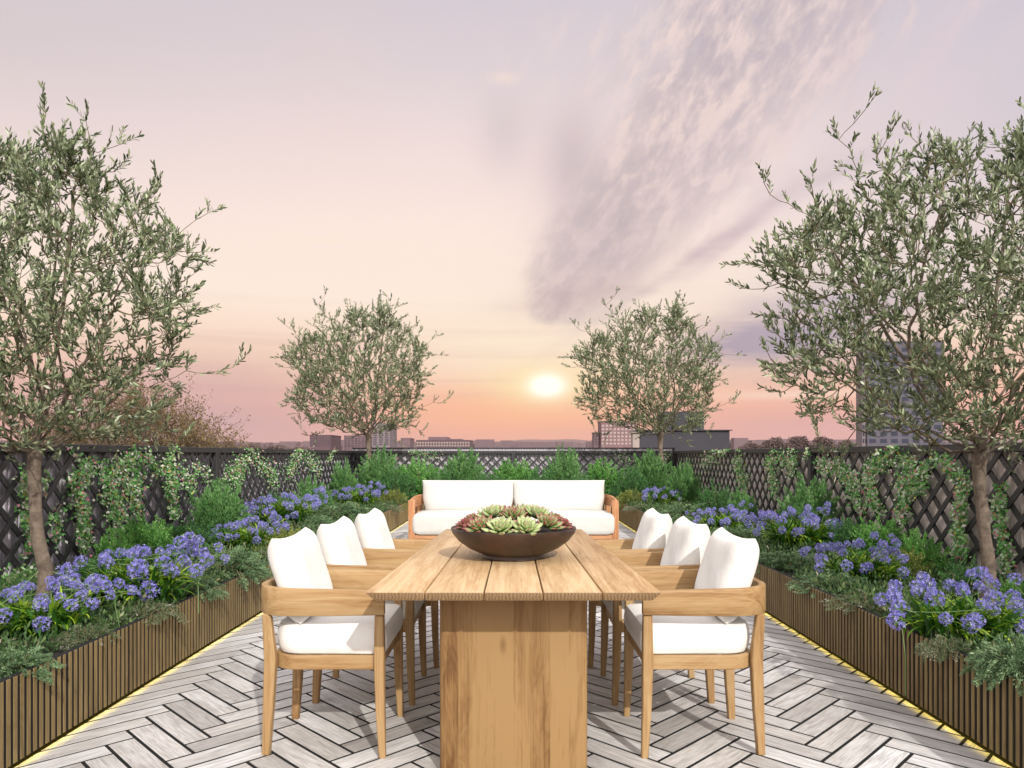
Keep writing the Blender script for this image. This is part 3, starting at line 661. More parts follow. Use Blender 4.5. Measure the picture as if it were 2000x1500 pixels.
def rosette_mesh(R_, n, seed, mat):
    r_ = random.Random(seed); A = Acc()
    for i in range(n):
        t = i/n; phi = i*2.39996; elev = R(78-68*t**0.8+r_.uniform(-5, 5)); Lf = R_*(0.35+0.65*t)*r_.uniform(0.9, 1.08); wd = Lf*0.36
        d = np.array([math.cos(phi)*math.cos(elev), math.sin(phi)*math.cos(elev), math.sin(elev)]); s_ = np.array([-math.sin(phi), math.cos(phi), 0]); u = np.cross(s_, d)*-1
        u = np.cross(d, s_)
        V = []; rv = []
        prof = [(0.0, 0.30), (0.25, 0.62), (0.55, 1.0), (0.78, 0.92), (0.92, 0.5), (1.0, 0.04)]
        for f, w_ in prof:
            c = d*Lf*f+(-u)*Lf*(-0.16)*f*f*(-1)*-1 + np.array([0, 0, 0.25*R_*(1-t)])
            for q in range(6):
                a_ = 2*math.pi*q/6; th = 0.16 if math.sin(a_) > 0 else 0.30
                V.append(c+s_*math.cos(a_)*wd/2*w_+u*math.sin(a_)*wd*th*w_); rv.append(min(1, max(0, f**2.2*0.9+r_.uniform(-0.04, 0.06)+(0.08 if abs(math.cos(a_)) > 0.9 else 0))))
        F = [(i_*6+j, i_*6+(j+1) % 6, (i_+1)*6+(j+1) % 6, (i_+1)*6+j) for i_ in range(5) for j in range(6)]
        A.add(V, F, rv)
    return A.mesh('rosette', mat, True)
rm_big = rosette_mesh(0.094, 38, 1, M['succ']); rm_big2 = rosette_mesh(0.088, 34, 2, M['succ_mid']); rm_red = rosette_mesh(0.066, 32, 3, M['succ_red']); rm_sm = rosette_mesh(0.060, 28, 4, M['succ_mid'])
SU = [(rm_big2, -0.145, -0.155, 0.155, 35, 'green succulent rosette with red tips at the front left of the bowl'),
      (rm_big, -0.055, -0.20, 0.150, 30, 'pale green succulent rosette at the front of the bowl, left of centre'),
      (rm_big, 0.055, -0.195, 0.150, 30, 'pale green succulent rosette at the front of the bowl, right of centre'),
      (rm_big2, 0.155, -0.13, 0.165, 30, 'green succulent rosette with red tips at the front right of the bowl'),
      (rm_red, -0.222, -0.06, 0.150, 25, 'small dark red succulent at the left rim of the bowl'),
      (rm_red, -0.19, -0.115, 0.148, 35, 'dark red succulent beside the leftmost green rosette'),
      (rm_red, 0.228, -0.055, 0.150, 20, 'small reddish succulent at the right rim of the bowl'),
      (rm_big, -0.10, 0.0, 0.185, 15, 'succulent rosette standing behind the left front pair in the bowl'),
      (rm_big2, 0.0, -0.05, 0.185, 15, 'tall succulent rosette in the middle of the bowl'),
      (rm_big, 0.105, 0.0, 0.185, 15, 'succulent rosette standing behind the right front pair in the bowl'),
      (rm_big2, -0.05, 0.12, 0.180, 0, 'succulent rosette at the back of the bowl, left of the middle'),
      (rm_big, 0.06, 0.13, 0.180, 0, 'succulent rosette at the back of the bowl, right of the middle'),
      (rm_sm, -0.20, 0.05, 0.165, 10, 'small red tipped succulent behind the dark red ones at the left'),
      (rm_sm, 0.20, 0.04, 0.168, 10, 'small red tipped succulent behind the one at the right rim'),
      (rm_sm, 0.0, -0.135, 0.155, 25, 'small red tipped succulent wedged between the two pale front rosettes')]
for i, (me, x, y, z, tl, lab) in enumerate(SU):
    ob = link('succulent', me, None, (x, BY+y-(0.022 if y < -0.1 else 0), BZ+z-(0.008 if y < -0.1 else 0))); tag(ob, lab, 'succulent', 'succulents planted in the bowl')
    dx, dy = x, y-0.15; ob.rotation_euler = Vector((dx*2.2, dy*1.2 if y < 0 else y, 1)).to_track_quat('Z', 'Y').to_euler(); ob.rotation_euler.rotate_axis('Z', i*1.3)

# ------------------------------------------------------------------ sofa
SY = 9.6
o = thing('sofa', (0.0, SY, 0), 'two seater wooden sofa with cream cushions at the far end of the terrace', 'sofa')
HW = 1.41
for sx in (-1, 1):
    bm = bmesh.new(); x0 = sx*HW; x1 = sx*(HW-0.085); box(bm, min(x0, x1), max(x0, x1), 0, 0.075, 0, 0.638); bm_obj('front_post', bm, M['cedar_z'], o, bevel=0.006)
    bm = bmesh.new(); box(bm, min(x0, x1)+0.008, max(x0, x1)-0.008, 0.74, 0.815, 0, 0.60); bm_obj('back_post', bm, M['cedar_z'], o, bevel=0.006)
    # arm board curving inwards to the back
    pth = [(sx*(HW-0.022), 0.0755), (sx*(HW-0.022), 0.25), (sx*(HW-0.03), 0.45), (sx*(HW-0.07), 0.62), (sx*(HW-0.15), 0.74), (sx*(HW-0.28), 0.80), (sx*(HW-0.5), 0.82)]
    bm = bmesh.new(); sweep_rect(bm, pth, [0.50, 0.51, 0.52, 0.53, 0.54, 0.54, 0.54], [0.638, 0.655, 0.672, 0.68, 0.685, 0.685, 0.685], 0.034); bm_obj('arm', bm, M['cedar_y'], o, bevel=0.006)
bm = bmesh.new(); box(bm, -HW+0.0855, HW-0.0855, 0.012, 0.05, 0.112, 0.176); bm_obj('front_rail', bm, M['cedar_x'], o, bevel=0.004)
bm = bmesh.new(); box(bm, -HW+0.05, HW-0.05, 0.051, 0.735, 0.12, 0.172); bm_obj('base', bm, M['cedar_x'], o)
bm = bmesh.new(); box(bm, -HW+0.3, HW-0.3, 0.806, 0.834, 0.40, 0.62); bm_obj('back_board', bm, M['cedar_x'], o, bevel=0.004)
for x in (-1.16, 1.16):
    bm = bmesh.new(); taper(bm, (x, 0.60, 0), (0.04, 0.04), (x, 0.60, 0.1195), (0.06, 0.06)); bm_obj('foot', bm, M['cedar_z'], o)
def rrect(x0, x1, y0, y1, r, n=5):
    p = []
    for cx_, cy_, a0_ in ((x1-r, y1-r, 0), (x0+r, y1-r, 90), (x0+r, y0+r, 180), (x1-r, y0+r, 270)):
        for i in range(n+1): a_ = R(a0_+90*i/n); p.append((cx_+r*math.cos(a_), cy_+r*math.sin(a_)))
    return p
slab_cushion('seat_cushion', rrect(-HW+0.05, HW-0.05, -0.03, 0.66, 0.06), 0.182, 0.455, 0.055, M['cream_fabric'], o, 0.03)
lean = R(12); up = Vector((0, math.sin(lean), math.cos(lean))); side = Vector((1, 0, 0)); rot = Matrix((side, up, side.cross(up))).transposed()
for sx in (-1, 1):
    pillow('back_cushion', 1.30, 0.47, 0.24, M['cream_fabric'], o, (sx*0.643, 0.56, 0.655), rot, bow=0.012, ear=0.012, flat=6.0)

# ================================================================== PLANTS
# ------------------------------------------------------------------ olive tree prototype (units: metres of a 2.99 m tree)
def olive():
    def L(cx, cy): return (cx-830)/499.0, (1545-cy)/499.0
    fork = np.array([(0.0), 0.0, 0.985])
    tips = [(500, 60), (440, 140), (660, 140), (700, 200), (780, 175), (830, 190), (930, 50), (985, 90), (1010, 160), (1050, 230), (880, 140), (940, 150), (915, 200), (965, 230), (900, 260), (950, 300), (920, 110), (500, 150), (480, 190), (520, 240), (1150, 290), (1210, 330), (1295, 365), (1370, 475), (1275, 600), (1270, 675),
            (1230, 640), (1385, 805), (1320, 830), (1200, 880), (1210, 1030), (1170, 1040), (1080, 1010), (1020, 1120), (1140, 950), (210, 275), (280, 285), (310, 330), (160, 505), (250, 480), (200, 590), (270, 650), (330, 700), (240, 795), (205, 855), (300, 910),
            (305, 1000), (380, 1075), (420, 960), (440, 1080), (560, 1010), (640, 1040), (700, 1080), (590, 215), (430, 270), (410, 380), (350, 380), (480, 250), (1080, 330), (1120, 400)]
    poly = [(230, 840), (250, 760), (330, 640), (200, 500), (330, 380), (470, 330), (560, 240), (670, 190), (800, 200), (870, 180), (950, 120), (1030, 260), (1090, 350), (1220, 400), (1260, 480), (1200, 560), (1230, 650), (1180, 780), (1160, 920), (1080, 1030), (960, 1060), (830, 1040), (650, 1050), (480, 1010), (330, 920)]
    poly = [L(*p) for p in poly]; cen = np.array(L(770, 700))
    def inside(x, z):
        c = False; j = len(poly)-1
        for i in range(len(poly)):
            xi, zi = poly[i]; xj, zj = poly[j]
            if (zi > z) != (zj > z) and x < (xj-xi)*(z-zi)/(zj-zi)+xi: c = not c
            j = i
        return c
    r_ = random.Random(5)
    att = []
    for t in tips:
        x, z = L(*t); att.append(np.array([x, r_.uniform(-0.22, 0.22), z]))
    while len(att) < 900:
        x = r_.uniform(-1.4, 1.2); z = r_.uniform(0.92, 2.95)
        if not inside(x, z): continue
        rr = math.hypot((x-cen[0])/1.1, (z-cen[1])/0.95); D_ = 0.80*math.sqrt(max(0.02, 1-min(1, rr)**2))
        y = r_.uniform(-1, 1); y = math.copysign(abs(y)**0.7, y)*D_
        att.append(np.array([x, y, z]))
    att = [np.array([a_[0]*(1+a_[1]/4.3), a_[1], 0.89+(a_[2]-0.89)*(1+a_[1]/4.3)]) for a_ in att]
    trunk = [(0.03, 0.0, -0.08), (0.03, 0, 0.05), (0.036, 0.01, 0.14), (0.05, 0.012, 0.22), (0.03, 0.0, 0.33), (0.008, -0.01, 0.45), (-0.004, -0.006, 0.6), (-0.014, 0, 0.75), (-0.018, 0, 0.85), (-0.012, 0, 0.94), tuple(fork)]
    nodes = [np.array(trunk[0])]; par = [-1]
    for p in trunk[1:]: nodes.append(np.array(p)); par.append(len(nodes)-2)
    forkid = len(nodes)-1; plen = [0.0]*len(nodes); depth = [0]*len(nodes)
    paths = []
    def grow(src, A, lvl):
        P = nodes[src]; d = np.linalg.norm(A-P); n = max(3, int(d/0.07)); ids = [src]
        b = np.array([r_.gauss(0, 0.07), r_.gauss(0, 0.07), r_.gauss(-0.10, 0.04)])*d
        for i in range(1, n+1):
            t = i/n; q = P+(A-P)*t+b*math.sin(math.pi*t)+np.array([r_.gauss(0, 0.006) for _ in range(3)])
            nodes.append(q); par.append(ids[-1]); plen.append(plen[ids[-1]]+d/n); depth.append(lvl); ids.append(len(nodes)-1)
        paths.append((ids, lvl)); return ids
    # main limbs
    for cx_, cy_, y in ((930, 260, 0.05), (660, 330, -0.15), (420, 470, 0.1), (1150, 480, -0.1), (520, 780, -0.35), (1080, 760, 0.3), (760, 420, 0.45), (850, 480, -0.5), (600, 560, 0.55), (990, 560, -0.42), (350, 780, 0.12), (1180, 800, -0.05), (740, 880, -0.5), (900, 880, 0.5), (640, 950, 0.2)):
        x, z = L(cx_, cy_); x *= 1+y/4.3; z = 0.89+(z-0.89)*(1+y/4.3); grow(forkid if cy_ < 700 else forkid-1, np.array([x, y, z]), 1)
    att.sort(key=lambda q: np.linalg.norm(q-fork))
    for A in att:
        dA = np.linalg.norm(A-fork); best = None; bs = 1e9
        arr = np.array(nodes[forkid:]); dist = np.linalg.norm(arr-A, axis=1); df = np.linalg.norm(arr-fork, axis=1)
        sc = dist+0.25*np.array(plen[forkid:])+np.where(df > dA-0.03, 5, 0)
        j = int(np.argmin(sc)); 
        if dist[j] < 0.03: continue
        grow(forkid+j, A, 2)
    n = len(nodes); w = np.zeros(n); haskid = np.zeros(n, bool)
    for i in range(n):
        if par[i] >= 0: haskid[par[i]] = True
    w[~haskid] = 1
    for i in range(n-1, 0, -1): w[par[i]] += w[i]
    rad = 0.0022*w**0.42; NT_ = np.array(nodes)
    # bark: trunk separately
    tr_ids = list(range(forkid+1)); tr = [0.046, 0.040, 0.039, 0.041, 0.038, 0.036, 0.034, 0.034, 0.036, 0.043, 0.037]
    Tv = Acc(); V, F = tube(NT_[tr_ids], tr, 12); V = np.array(V); ctr = np.repeat(NT_[tr_ids], 12, 0); V = V+(V-ctr)*(rng.random((len(V), 1))-0.5)*0.22; Tv.add(V, F)
    trunk_me = Tv.mesh('trunk', M['bark'], True)
    Lb = Acc(); Tw = Acc()
    LP = []; LD = []; LL = []; LW = []
    for ids, lvl in paths:
        rr = [max(0.0016, min(rad[i], 0.028)) for i in ids]; rr[0] = min(rr[0], rr[1]*1.3)
        V, F = tube(NT_[ids], rr, 5 if lvl == 1 else 4); (Lb if lvl == 1 else Tw).add(V, F)
        m_ = len(ids)
        for q in range(1, m_):
            i = ids[q]; t = q/(m_-1)
            if w[i] > 9 or (lvl == 1 and t < 0.5): 
                if r_.random() > 0.22: continue
            if t < 0.25 and r_.random() < 0.4: continue
            P = NT_[i]; D = unit(NT_[i]-NT_[ids[q-1]])
            last = (q == m_-1)
            for rep in range(1 if not last else 2):
                if not last and r_.random() < 0.25: continue
                # side twig with opposite leaves
                td = unit(D*(1.2 if last else 0.7)+np.array([r_.gauss(0, 0.55), r_.gauss(0, 0.55), r_.gauss(0.45, 0.45)])); tl = r_.uniform(0.06, 0.13)*(1.25 if last else 1)
                V, F = tube([P, P+td*tl*0.5, P+td*tl], [0.0014, 0.0012, 0.0008], 3); Tw.add(V, F)
                nl = int(tl/0.017)
                for k in range(nl):
                    pb = P+td*tl*(k+0.4)/nl
                    sv = unit(np.cross(td, [r_.gauss(0, 1), r_.gauss(0, 1), r_.gauss(0, 1)]))
                    for s_ in (1, -1):
                        if r_.random() < 0.12: continue
                        LP.append(pb); LD.append(td*r_.uniform(0.7, 1.3)+sv*s_*r_.uniform(0.3, 0.9)+np.array([0, 0, r_.gauss(0.25, 0.25)])); LL.append(r_.uniform(0.028, 0.052)); LW.append(r_.uniform(0.0095, 0.0135))
    LP = np.array(LP); print('olive leaves', len(LP))
    V, F, rr = leafmesh(LP, np.array(LD), np.array(LL), np.array(LW), np.clip(rng.normal(0.42, 0.24, len(LP)), 0, 1), 0.22, curl=0.06, small=False)
    leaf_me = mesh_from('leaves', V, F, M['olive_leaf'], rr)
    return trunk_me, Lb.mesh('limbs', M['bark'], True), Tw.mesh('twigs', M['twig']), leaf_me
ol = olive()
def olive_tree(loc, sc, label):
    o = thing('olive_tree', loc, label, 'tree', 'olive trees standing in the planters', 0, sc)
    link('trunk', ol[0], o); cr = link('crown', ol[3], o); link('limbs', ol[1], cr); link('twigs', ol[2], cr)
    return o
SOIL = 0.335
olive_tree(((72-CX)/339, FPX/339, SOIL+0.02), 0.965, 'large olive tree close to the camera at the left edge, purple flowers round its trunk')
olive_tree(((1918-CX)/339, FPX/339, SOIL+0.02), 0.965, 'large olive tree close to the camera at the right edge, purple flowers round its trunk')
olive_tree(((722-CX)/95, FPX/95, SOIL), 1.40, 'smaller looking olive tree at the far left corner behind the sofa')
olive_tree(((1292-CX)/95, FPX/95, SOIL), 1.40, 'smaller looking olive tree at the far right corner behind the sofa')

# ------------------------------------------------------------------ shrub prototypes
def shrub(seed, shoots, per, rx, rz_, leafL, leafW, mat, upness=1.0, spread=0.35, tuft=0.10, droop=0.0, name='foliage', bias=0.45, z0=0.0):
    """foliage grouped along shoots that end on a dome of radius rx, height rz_"""
    g_ = np.random.default_rng(seed); P = []; D = []; Rn = []; A = Acc()
    for i in range(shoots):
        th = g_.uniform(0, 2*math.pi); ph = math.acos(g_.uniform(0, 1)**0.9*1.04-0.04)
        k = g_.uniform(0.62, 1.06)
        tip = np.array([rx*math.sin(ph)*math.cos(th)*k, rx*math.sin(ph)*math.sin(th)*k, z0+rz_*(math.cos(ph)*k)])
        base_ = np.array([tip[0]*0.25+g_.normal(0, rx*0.05), tip[1]*0.25+g_.normal(0, rx*0.05), z0*0.5])
        mid = (base_+tip)/2+np.array([0, 0, rz_*0.08*upness])+g_.normal(0, 0.02, 3)
        if droop: mid[2] += droop; tip[2] -= droop*max(0, math.hypot(tip[0], tip[1])/rx-0.35)*1.6
        t = g_.beta(2.2, 1.1, per); t = 0.18+0.82*t
        c = (1-t)[:, None]**2*base_+2*(t*(1-t))[:, None]*mid+(t**2)[:, None]*tip
        d = unit(2*(1-t)[:, None]*(mid-base_)+2*t[:, None]*(tip-mid))
        sp = tuft*(1.15-t)[:, None]
        c = c+g_.normal(0, 1, (per, 3))*sp*rx
        dd = d*0.9+np.array([0, 0, 0.5*upness])+g_.normal(0, spread, (per, 3))
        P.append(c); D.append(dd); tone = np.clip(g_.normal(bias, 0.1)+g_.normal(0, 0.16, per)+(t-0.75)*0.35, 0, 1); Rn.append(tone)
        if i % 3 == 0:
            V, F = tube([base_, (base_+mid)/2, mid, (mid+tip)/2], [0.012*rx*2, 0.009*rx*2, 0.006*rx*2, 0.003*rx*2], 4); A.add(V, F)
    P = np.concatenate(P); D = np.concatenate(D); Rn = np.concatenate(Rn); n = len(P)
    P[:, 2] = np.maximum(P[:, 2], -0.02) if not droop else P[:, 2]
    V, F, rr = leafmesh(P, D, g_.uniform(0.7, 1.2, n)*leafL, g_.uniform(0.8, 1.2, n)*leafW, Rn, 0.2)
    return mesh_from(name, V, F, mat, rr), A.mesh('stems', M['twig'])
SH = {
 'upright': [shrub(s, 210, 120, 0.5, 1.0, 0.045, 0.013, M['yew'], 1.5, 0.30, 0.12) for s in (21, 22)],
 'leafy': [shrub(s, 190, 105, 0.5, 0.75, 0.032, 0.016, M['bright'], 0.8, 0.5, 0.10) for s in (31, 32)],
 'dark': [shrub(s, 160, 90, 0.5, 0.62, 0.026, 0.012, M['darkfine'], 0.5, 0.6, 0.12) for s in (41, 42)],
 'juniper': [shrub(s, 150, 95, 0.5, 0.42, 0.034, 0.011, M['juniper'], 0.3, 0.45, 0.10, 0.10) for s in (51, 52)],
 'golden': [shrub(s, 110, 70, 0.5, 0.45, 0.030, 0.012, M['golden'], 0.4, 0.5, 0.11, 0.06) for s in (61,)],
 'heather': [shrub(s, 90, 70, 0.5, 0.32, 0.022, 0.012, M['heather'], 0.1, 0.6, 0.12, 0.12) for s in (71,)],
}
SN = dict(upright='upright_shrub', leafy='leafy_shrub', dark='dark_shrub', juniper='juniper_shrub', golden='golden_shrub', heather='heather_plant')
cnt = {}
def bush(kind, px, k, width, top, label, z=None, depth=None, rz=None):
    """px: photo column of its middle, k: px per metre there, width in m, top: z of its top"""
    i = cnt.get(kind, 0); cnt[kind] = i+1; f, st_ = SH[kind][i % len(SH[kind])]
    z = SOIL-0.01 if z is None else z; h0 = {'upright': 1.03, 'leafy': 0.80, 'dark': 0.66, 'juniper': 0.50, 'golden': 0.50, 'heather': 0.42}[kind]
    o = thing(SN[kind], ((px-CX)/k, FPX/k, z), label, 'shrub', SN[kind].replace('_', ' ')+'s in the planters', random.uniform(0, 6.28) if rz is None else rz,
              (width/1.0, (depth or width)/1.0, (top-z)/h0))
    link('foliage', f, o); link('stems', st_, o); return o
def pz(py, k): return EYE-(py-HY)/k
# far row along the back trellis (photo columns left to right)
k = 96
back = [('upright', 742, 99, 866, 'behind the trunk of the far left olive tree'), ('leafy', 822, 130, 886, 'bright green, first leafy one from the left above the sofa'),
        ('upright', 905, 100, 866, 'above the left half of the sofa'), ('leafy', 1008, 125, 886, 'bright green, in the middle above the sofa'),
        ('upright', 1100, 100, 866, 'above the right half of the sofa'), ('leafy', 1180, 120, 886, 'bright green, last leafy one to the right above the sofa'),
        ('upright', 1272, 100, 866, 'behind the trunk of the far right olive tree')]
for kd, px, w_, tp, lab in back:
    bush(kd, px, k, w_/k, pz(tp, k), ('feathery upright shrub ' if kd == 'upright' else 'rounded shrub ')+lab)
k = 100
for px, w_, tp, lab in ((775, 95, 903, 'dark fine shrub between far left olive trunk and first bright shrub'), (862, 80, 912, 'low dark shrub between bright shrub and left upright shrub above the sofa'),
                        (955, 80, 905, 'low dark shrub left of the middle bright shrub above the sofa'), (1055, 90, 905, 'low dark shrub right of the middle bright shrub above the sofa'),
                        (1140, 70, 912, 'low dark shrub right of the right upright shrub above the sofa'), (1232, 95, 903, 'dark fine shrub between last bright shrub and far right olive trunk')):
    bush('dark', px, k, w_/k, pz(tp, k), lab)
for px, kk, w_, tp, lab in ((770, 108, 70, 950, 'golden green low shrub at the left end of the sofa'), (1232, 108, 70, 950, 'golden green low shrub at the right end of the sofa')):
    bush('golden', px, kk, w_/kk, pz(tp, kk), lab)
# left bed
B = [('upright', 672, 107, 70, 893, 'feathery upright shrub left of the far left olive trunk, before the trellis'),
     ('upright', 425, 186, 125, 922, 'tall feathery shrub against the left trellis, highest on the left side'),
     ('leafy', 288, 238, 150, 995, 'rounded leafy shrub below the vines on the left trellis'),
     ('dark', 370, 212, 140, 1000, 'dark shrub at the foot of the tall feathery shrub on the left'),
     ('leafy', 222, 262, 90, 1020, 'small leafy shrub left of the rounded one, before the left trellis'),
     ('upright', 610, 135, 90, 925, 'feathery shrub behind the fourth clump of purple flowers on the left'),
     ('dark', 545, 148, 110, 955, 'dark shrub in front of the left trellis behind the fourth flower clump'),
     ('juniper', 445, 262, 150, 1058, 'grey green juniper spilling over the left planter, behind the second flower clump'),
     ('golden', 560, 212, 130, 1022, 'golden green shrub between third flower clump and near left chair'),
     ('juniper', 590, 170, 120, 990, 'juniper spilling over left planter behind middle left chair'),
     ('juniper', 665, 138, 130, 975, 'juniper below the fifth clump of purple flowers on the left'),
     ('dark', 720, 120, 90, 985, 'low dark shrub beside the left arm of the sofa'),
     ('juniper', 18, 470, 150, 1255, 'juniper spilling over the left planter in the bottom left corner'),
     ('heather', 165, 402, 110, 1225, 'grey pink trailing plant on the left planter rim nearest the camera'),
     ('heather', 285, 352, 120, 1158, 'grey pink trailing plant below the second flower clump on the left'),
     ('dark', 170, 300, 110, 1085, 'low dark shrub behind the left near olive trunk'),
     ('juniper', 380, 300, 100, 1110, 'small juniper between the second flower clump and the large juniper on the left'),
     ('dark', 20, 300, 120, 1120, 'dark shrub at the left picture edge behind the nearest flowers'),
     ('heather', 500, 232, 110, 1098, 'grey trailing plant on the left planter rim left of the near left chair'),
     ('heather', 735, 118, 100, 1010, 'grey trailing plant over the left planter end beside the sofa'),
     # right bed
     ('upright', 1338, 110, 80, 893, 'feathery upright shrub right of the far right olive trunk'),
     ('upright', 1578, 186, 135, 922, 'tall feathery shrub against the right trellis, highest on the right side'),
     ('dark', 1660, 215, 120, 1003, 'dark shrub right of the tall feathery shrub on the right'),
     ('leafy', 1722, 236, 140, 998, 'rounded leafy shrub before the vines on the right trellis'),
     ('leafy', 1795, 262, 120, 1022, 'bright leafy shrub between the rounded one and the right near olive trunk'),
     ('dark', 1405, 140, 110, 930, 'dark shrub behind the fourth clump of purple flowers on the right'),
     ('upright', 1450, 150, 70, 948, 'small feathery shrub behind the fourth and third flower clumps on the right'),
     ('golden', 1770, 268, 120, 1062, 'golden green shrub behind the second flower clump on the right'),
     ('juniper', 1545, 240, 140, 1070, 'grey green juniper spilling over the right planter beside the near right chair'),
     ('juniper', 1625, 288, 140, 1110, 'juniper spilling over the right planter below the second flower clump'),
     ('heather', 1690, 330, 150, 1150, 'grey pink trailing plant on the right planter rim between juniper and nearest flowers'),
     ('juniper', 1440, 185, 110, 1020, 'juniper spilling over the right planter behind near right chair'),
     ('juniper', 1345, 140, 130, 975, 'juniper below the fifth clump of purple flowers on the right'),
     ('dark', 1285, 120, 90, 985, 'low dark shrub beside the right arm of the sofa'),
     ('juniper', 1990, 480, 150, 1215, 'juniper spilling over the right planter in the bottom right corner'),
     ('heather', 1850, 430, 100, 1245, 'grey trailing plant on the right planter rim below the nearest flowers'),
     ('dark', 1890, 300, 120, 1080, 'dark shrub at the foot of the right near olive trunk'),
     ('leafy', 1985, 330, 90, 1120, 'leafy shrub at the right picture edge behind the nearest flowers'),
     ('heather', 1270, 118, 100, 1010, 'grey trailing plant over the right planter end beside the sofa')]
for kd, px, kk, w_, tp, lab in B:
    z_ = SOIL-0.01
    if kd in ('juniper', 'heather'): w_ *= 1.25
    if kd in ('juniper', 'heather'): z_ = PZ-0.03
    bush(kd, px, kk, w_/kk, max(z_+0.12, pz(tp, kk)), lab, z=z_)

# ground cover filling the beds
def cover(x0, x1, y0, y1, n, seed):
    g_ = np.random.default_rng(seed); c = np.stack([g_.uniform(x0, x1, n), g_.uniform(y0, y1, n), np.full(n, SOIL)], 1)
    per = 26; P = np.repeat(c, per, 0); off = g_.normal(0, 1, (n*per, 3))*np.array([0.05, 0.05, 0.045]); off[:, 2] = abs(off[:, 2]); P = P+off
    P[:, 0] = np.clip(P[:, 0], x0, x1); D = off*np.array([6, 6, 8])+g_.normal(0, 0.3, (n*per, 3))+np.array([0, 0, 0.4])
    tone = np.repeat(g_.uniform(0.15, 0.85, n), per)+g_.normal(0, 0.12, n*per)
    V, F, rr = leafmesh(P, D, 0.035, 0.014, np.clip(tone, 0, 1), 0.2)
    return mesh_from('ground_cover', V, F, M['cover'], rr)
tag(link('ground_cover', cover(-3.4, -2.02, 2.6, 13.6, 1500, 1)), 'low mixed green planting covering the soil of the left planter', 'ground cover', None, 'stuff')
tag(link('ground_cover', cover(2.02, 3.4, 2.6, 13.6, 1500, 2)), 'low mixed green planting covering the soil of the right planter', 'ground cover', None, 'stuff')
tag(link('ground_cover', cover(-3.3, 3.3, 13.8, 15.5, 600, 3)), 'low mixed green planting covering the soil of the far planter', 'ground cover', None, 'stuff')

# ------------------------------------------------------------------ agapanthus
def straps(n, seed):
    g_ = random.Random(seed); A = Acc()
    for i in range(n):
        bx = g_.choice((-0.12, 0.02, 0.13))+g_.gauss(0, 0.04); by = g_.gauss(-0.03, 0.06); th = g_.uniform(0, 2*math.pi)
        if g_.random() < 0.3: th = g_.uniform(math.pi*1.1, math.pi*1.9)
        Lf = g_.uniform(0.17, 0.27); el_ = R(g_.uniform(40, 86)); bend = R(g_.uniform(50, 120)); w_ = g_.uniform(0.014, 0.022); p = np.array([bx, by, 0.0]); tone = g_.uniform(0.05, 0.75)
        s_ = np.array([-math.sin(th), math.cos(th), 0]); V = []; rr = []
        n_ = 7
        for q in range(n_):
            t = q/(n_-1); e_ = el_-bend*t**1.3; d = np.array([math.cos(th)*math.cos(e_), math.sin(th)*math.cos(e_), math.sin(e_)])
            ww = w_*(0.7+0.6*t if t < 0.4 else 1.0*(1-((t-0.4)/0.6)**2.2)+0.02)
            up = np.cross(s_, d)*-1
            V += [p-s_*ww/2+np.array([0, 0, 0.002]), p+np.array([0, 0, -0.001]), p+s_*ww/2+np.array([0, 0, 0.002])]; rr += [min(1, tone+0.32*t)]*3
            p = p+d*Lf/(n_-1)
            if p[2] < -0.03: p[2] = -0.03
        F = []
        for q in range(n_-1):
            b = q*3; F += [(b, b+1, b+4, b+3), (b+1, b+2, b+5, b+4)]
        A.add(V, F, rr)
    return A.mesh('leaves', M['strap'])
def umbel(seed, r0=0.036, nf=26, stem=0.22, tone=0.0):
    """flower head centred on the origin, its stalk running down"""
    g_ = np.random.default_rng(seed); A = Acc(); V = []; F = []; mi = []; rr = []
    lean = g_.normal(0, 0.05, 2)
    pt = [np.array([lean[0]*s_*s_*2, lean[1]*s_*s_*2+0.0, -stem*s_]) for s_ in (0, 0.33, 0.66, 1.0)]
    v, f = tube(pt, [0.0018, 0.002, 0.0022, 0.0024], 4); V += [tuple(p) for p in v]; F += [tuple(q) for q in f]; mi += [1]*len(f); rr += [0.3]*len(v)
    for i in range(nf):
        z = 1-2*(i+0.5)/nf; z = z*0.85+0.15; ph = i*2.39996+g_.normal(0, 0.2); s_ = math.sqrt(max(0, 1-z*z)); d = np.array([s_*math.cos(ph), s_*math.sin(ph), z])
        R1 = r0*g_.uniform(0.65, 1.05); tip = d*R1
        v, f = tube([d*0.004, tip], [0.0009, 0.0012], 3); n0 = len(V); V += [tuple(p) for p in v]; F += [tuple(int(a_)+n0 for a_ in q) for q in f]; mi += [1]*len(f); rr += [0.3]*len(v)
        u = np.cross(d, (0.3, 0.5, 0.8)); u /= np.linalg.norm(u); w_ = np.cross(d, u); tn = g_.uniform(0.1, 0.85)+tone
        for k in range(5):
            a_ = 2*math.pi*k/5+g_.uniform(0, 0.3); dd = u*math.cos(a_)+w_*math.sin(a_); sd_ = -u*math.sin(a_)+w_*math.cos(a_); pl = 0.0145*g_.uniform(0.85, 1.15)
            n0 = len(V)
            for q in (tip, tip+dd*pl*0.55+d*pl*0.55+sd_*0.0038, tip+dd*pl+d*pl*0.75, tip+dd*pl*0.55+d*pl*0.55-sd_*0.0038): V.append(tuple(q))
            F.append((n0, n0+1, n0+2, n0+3)); mi.append(0); rr += [tn-0.12, tn, min(1, tn+0.15), tn]
    return mesh_from('flower', V, F, [M['petal'], M['stem']], np.clip(rr, 0, 1), False, mi)
ST = [straps(330, 3), straps(330, 4)]
UM = [umbel(s, stem=h, nf=n_) for s, h, n_ in ((1, 0.17, 26), (2, 0.19, 28), (3, 0.15, 22), (4, 0.17, 24))]
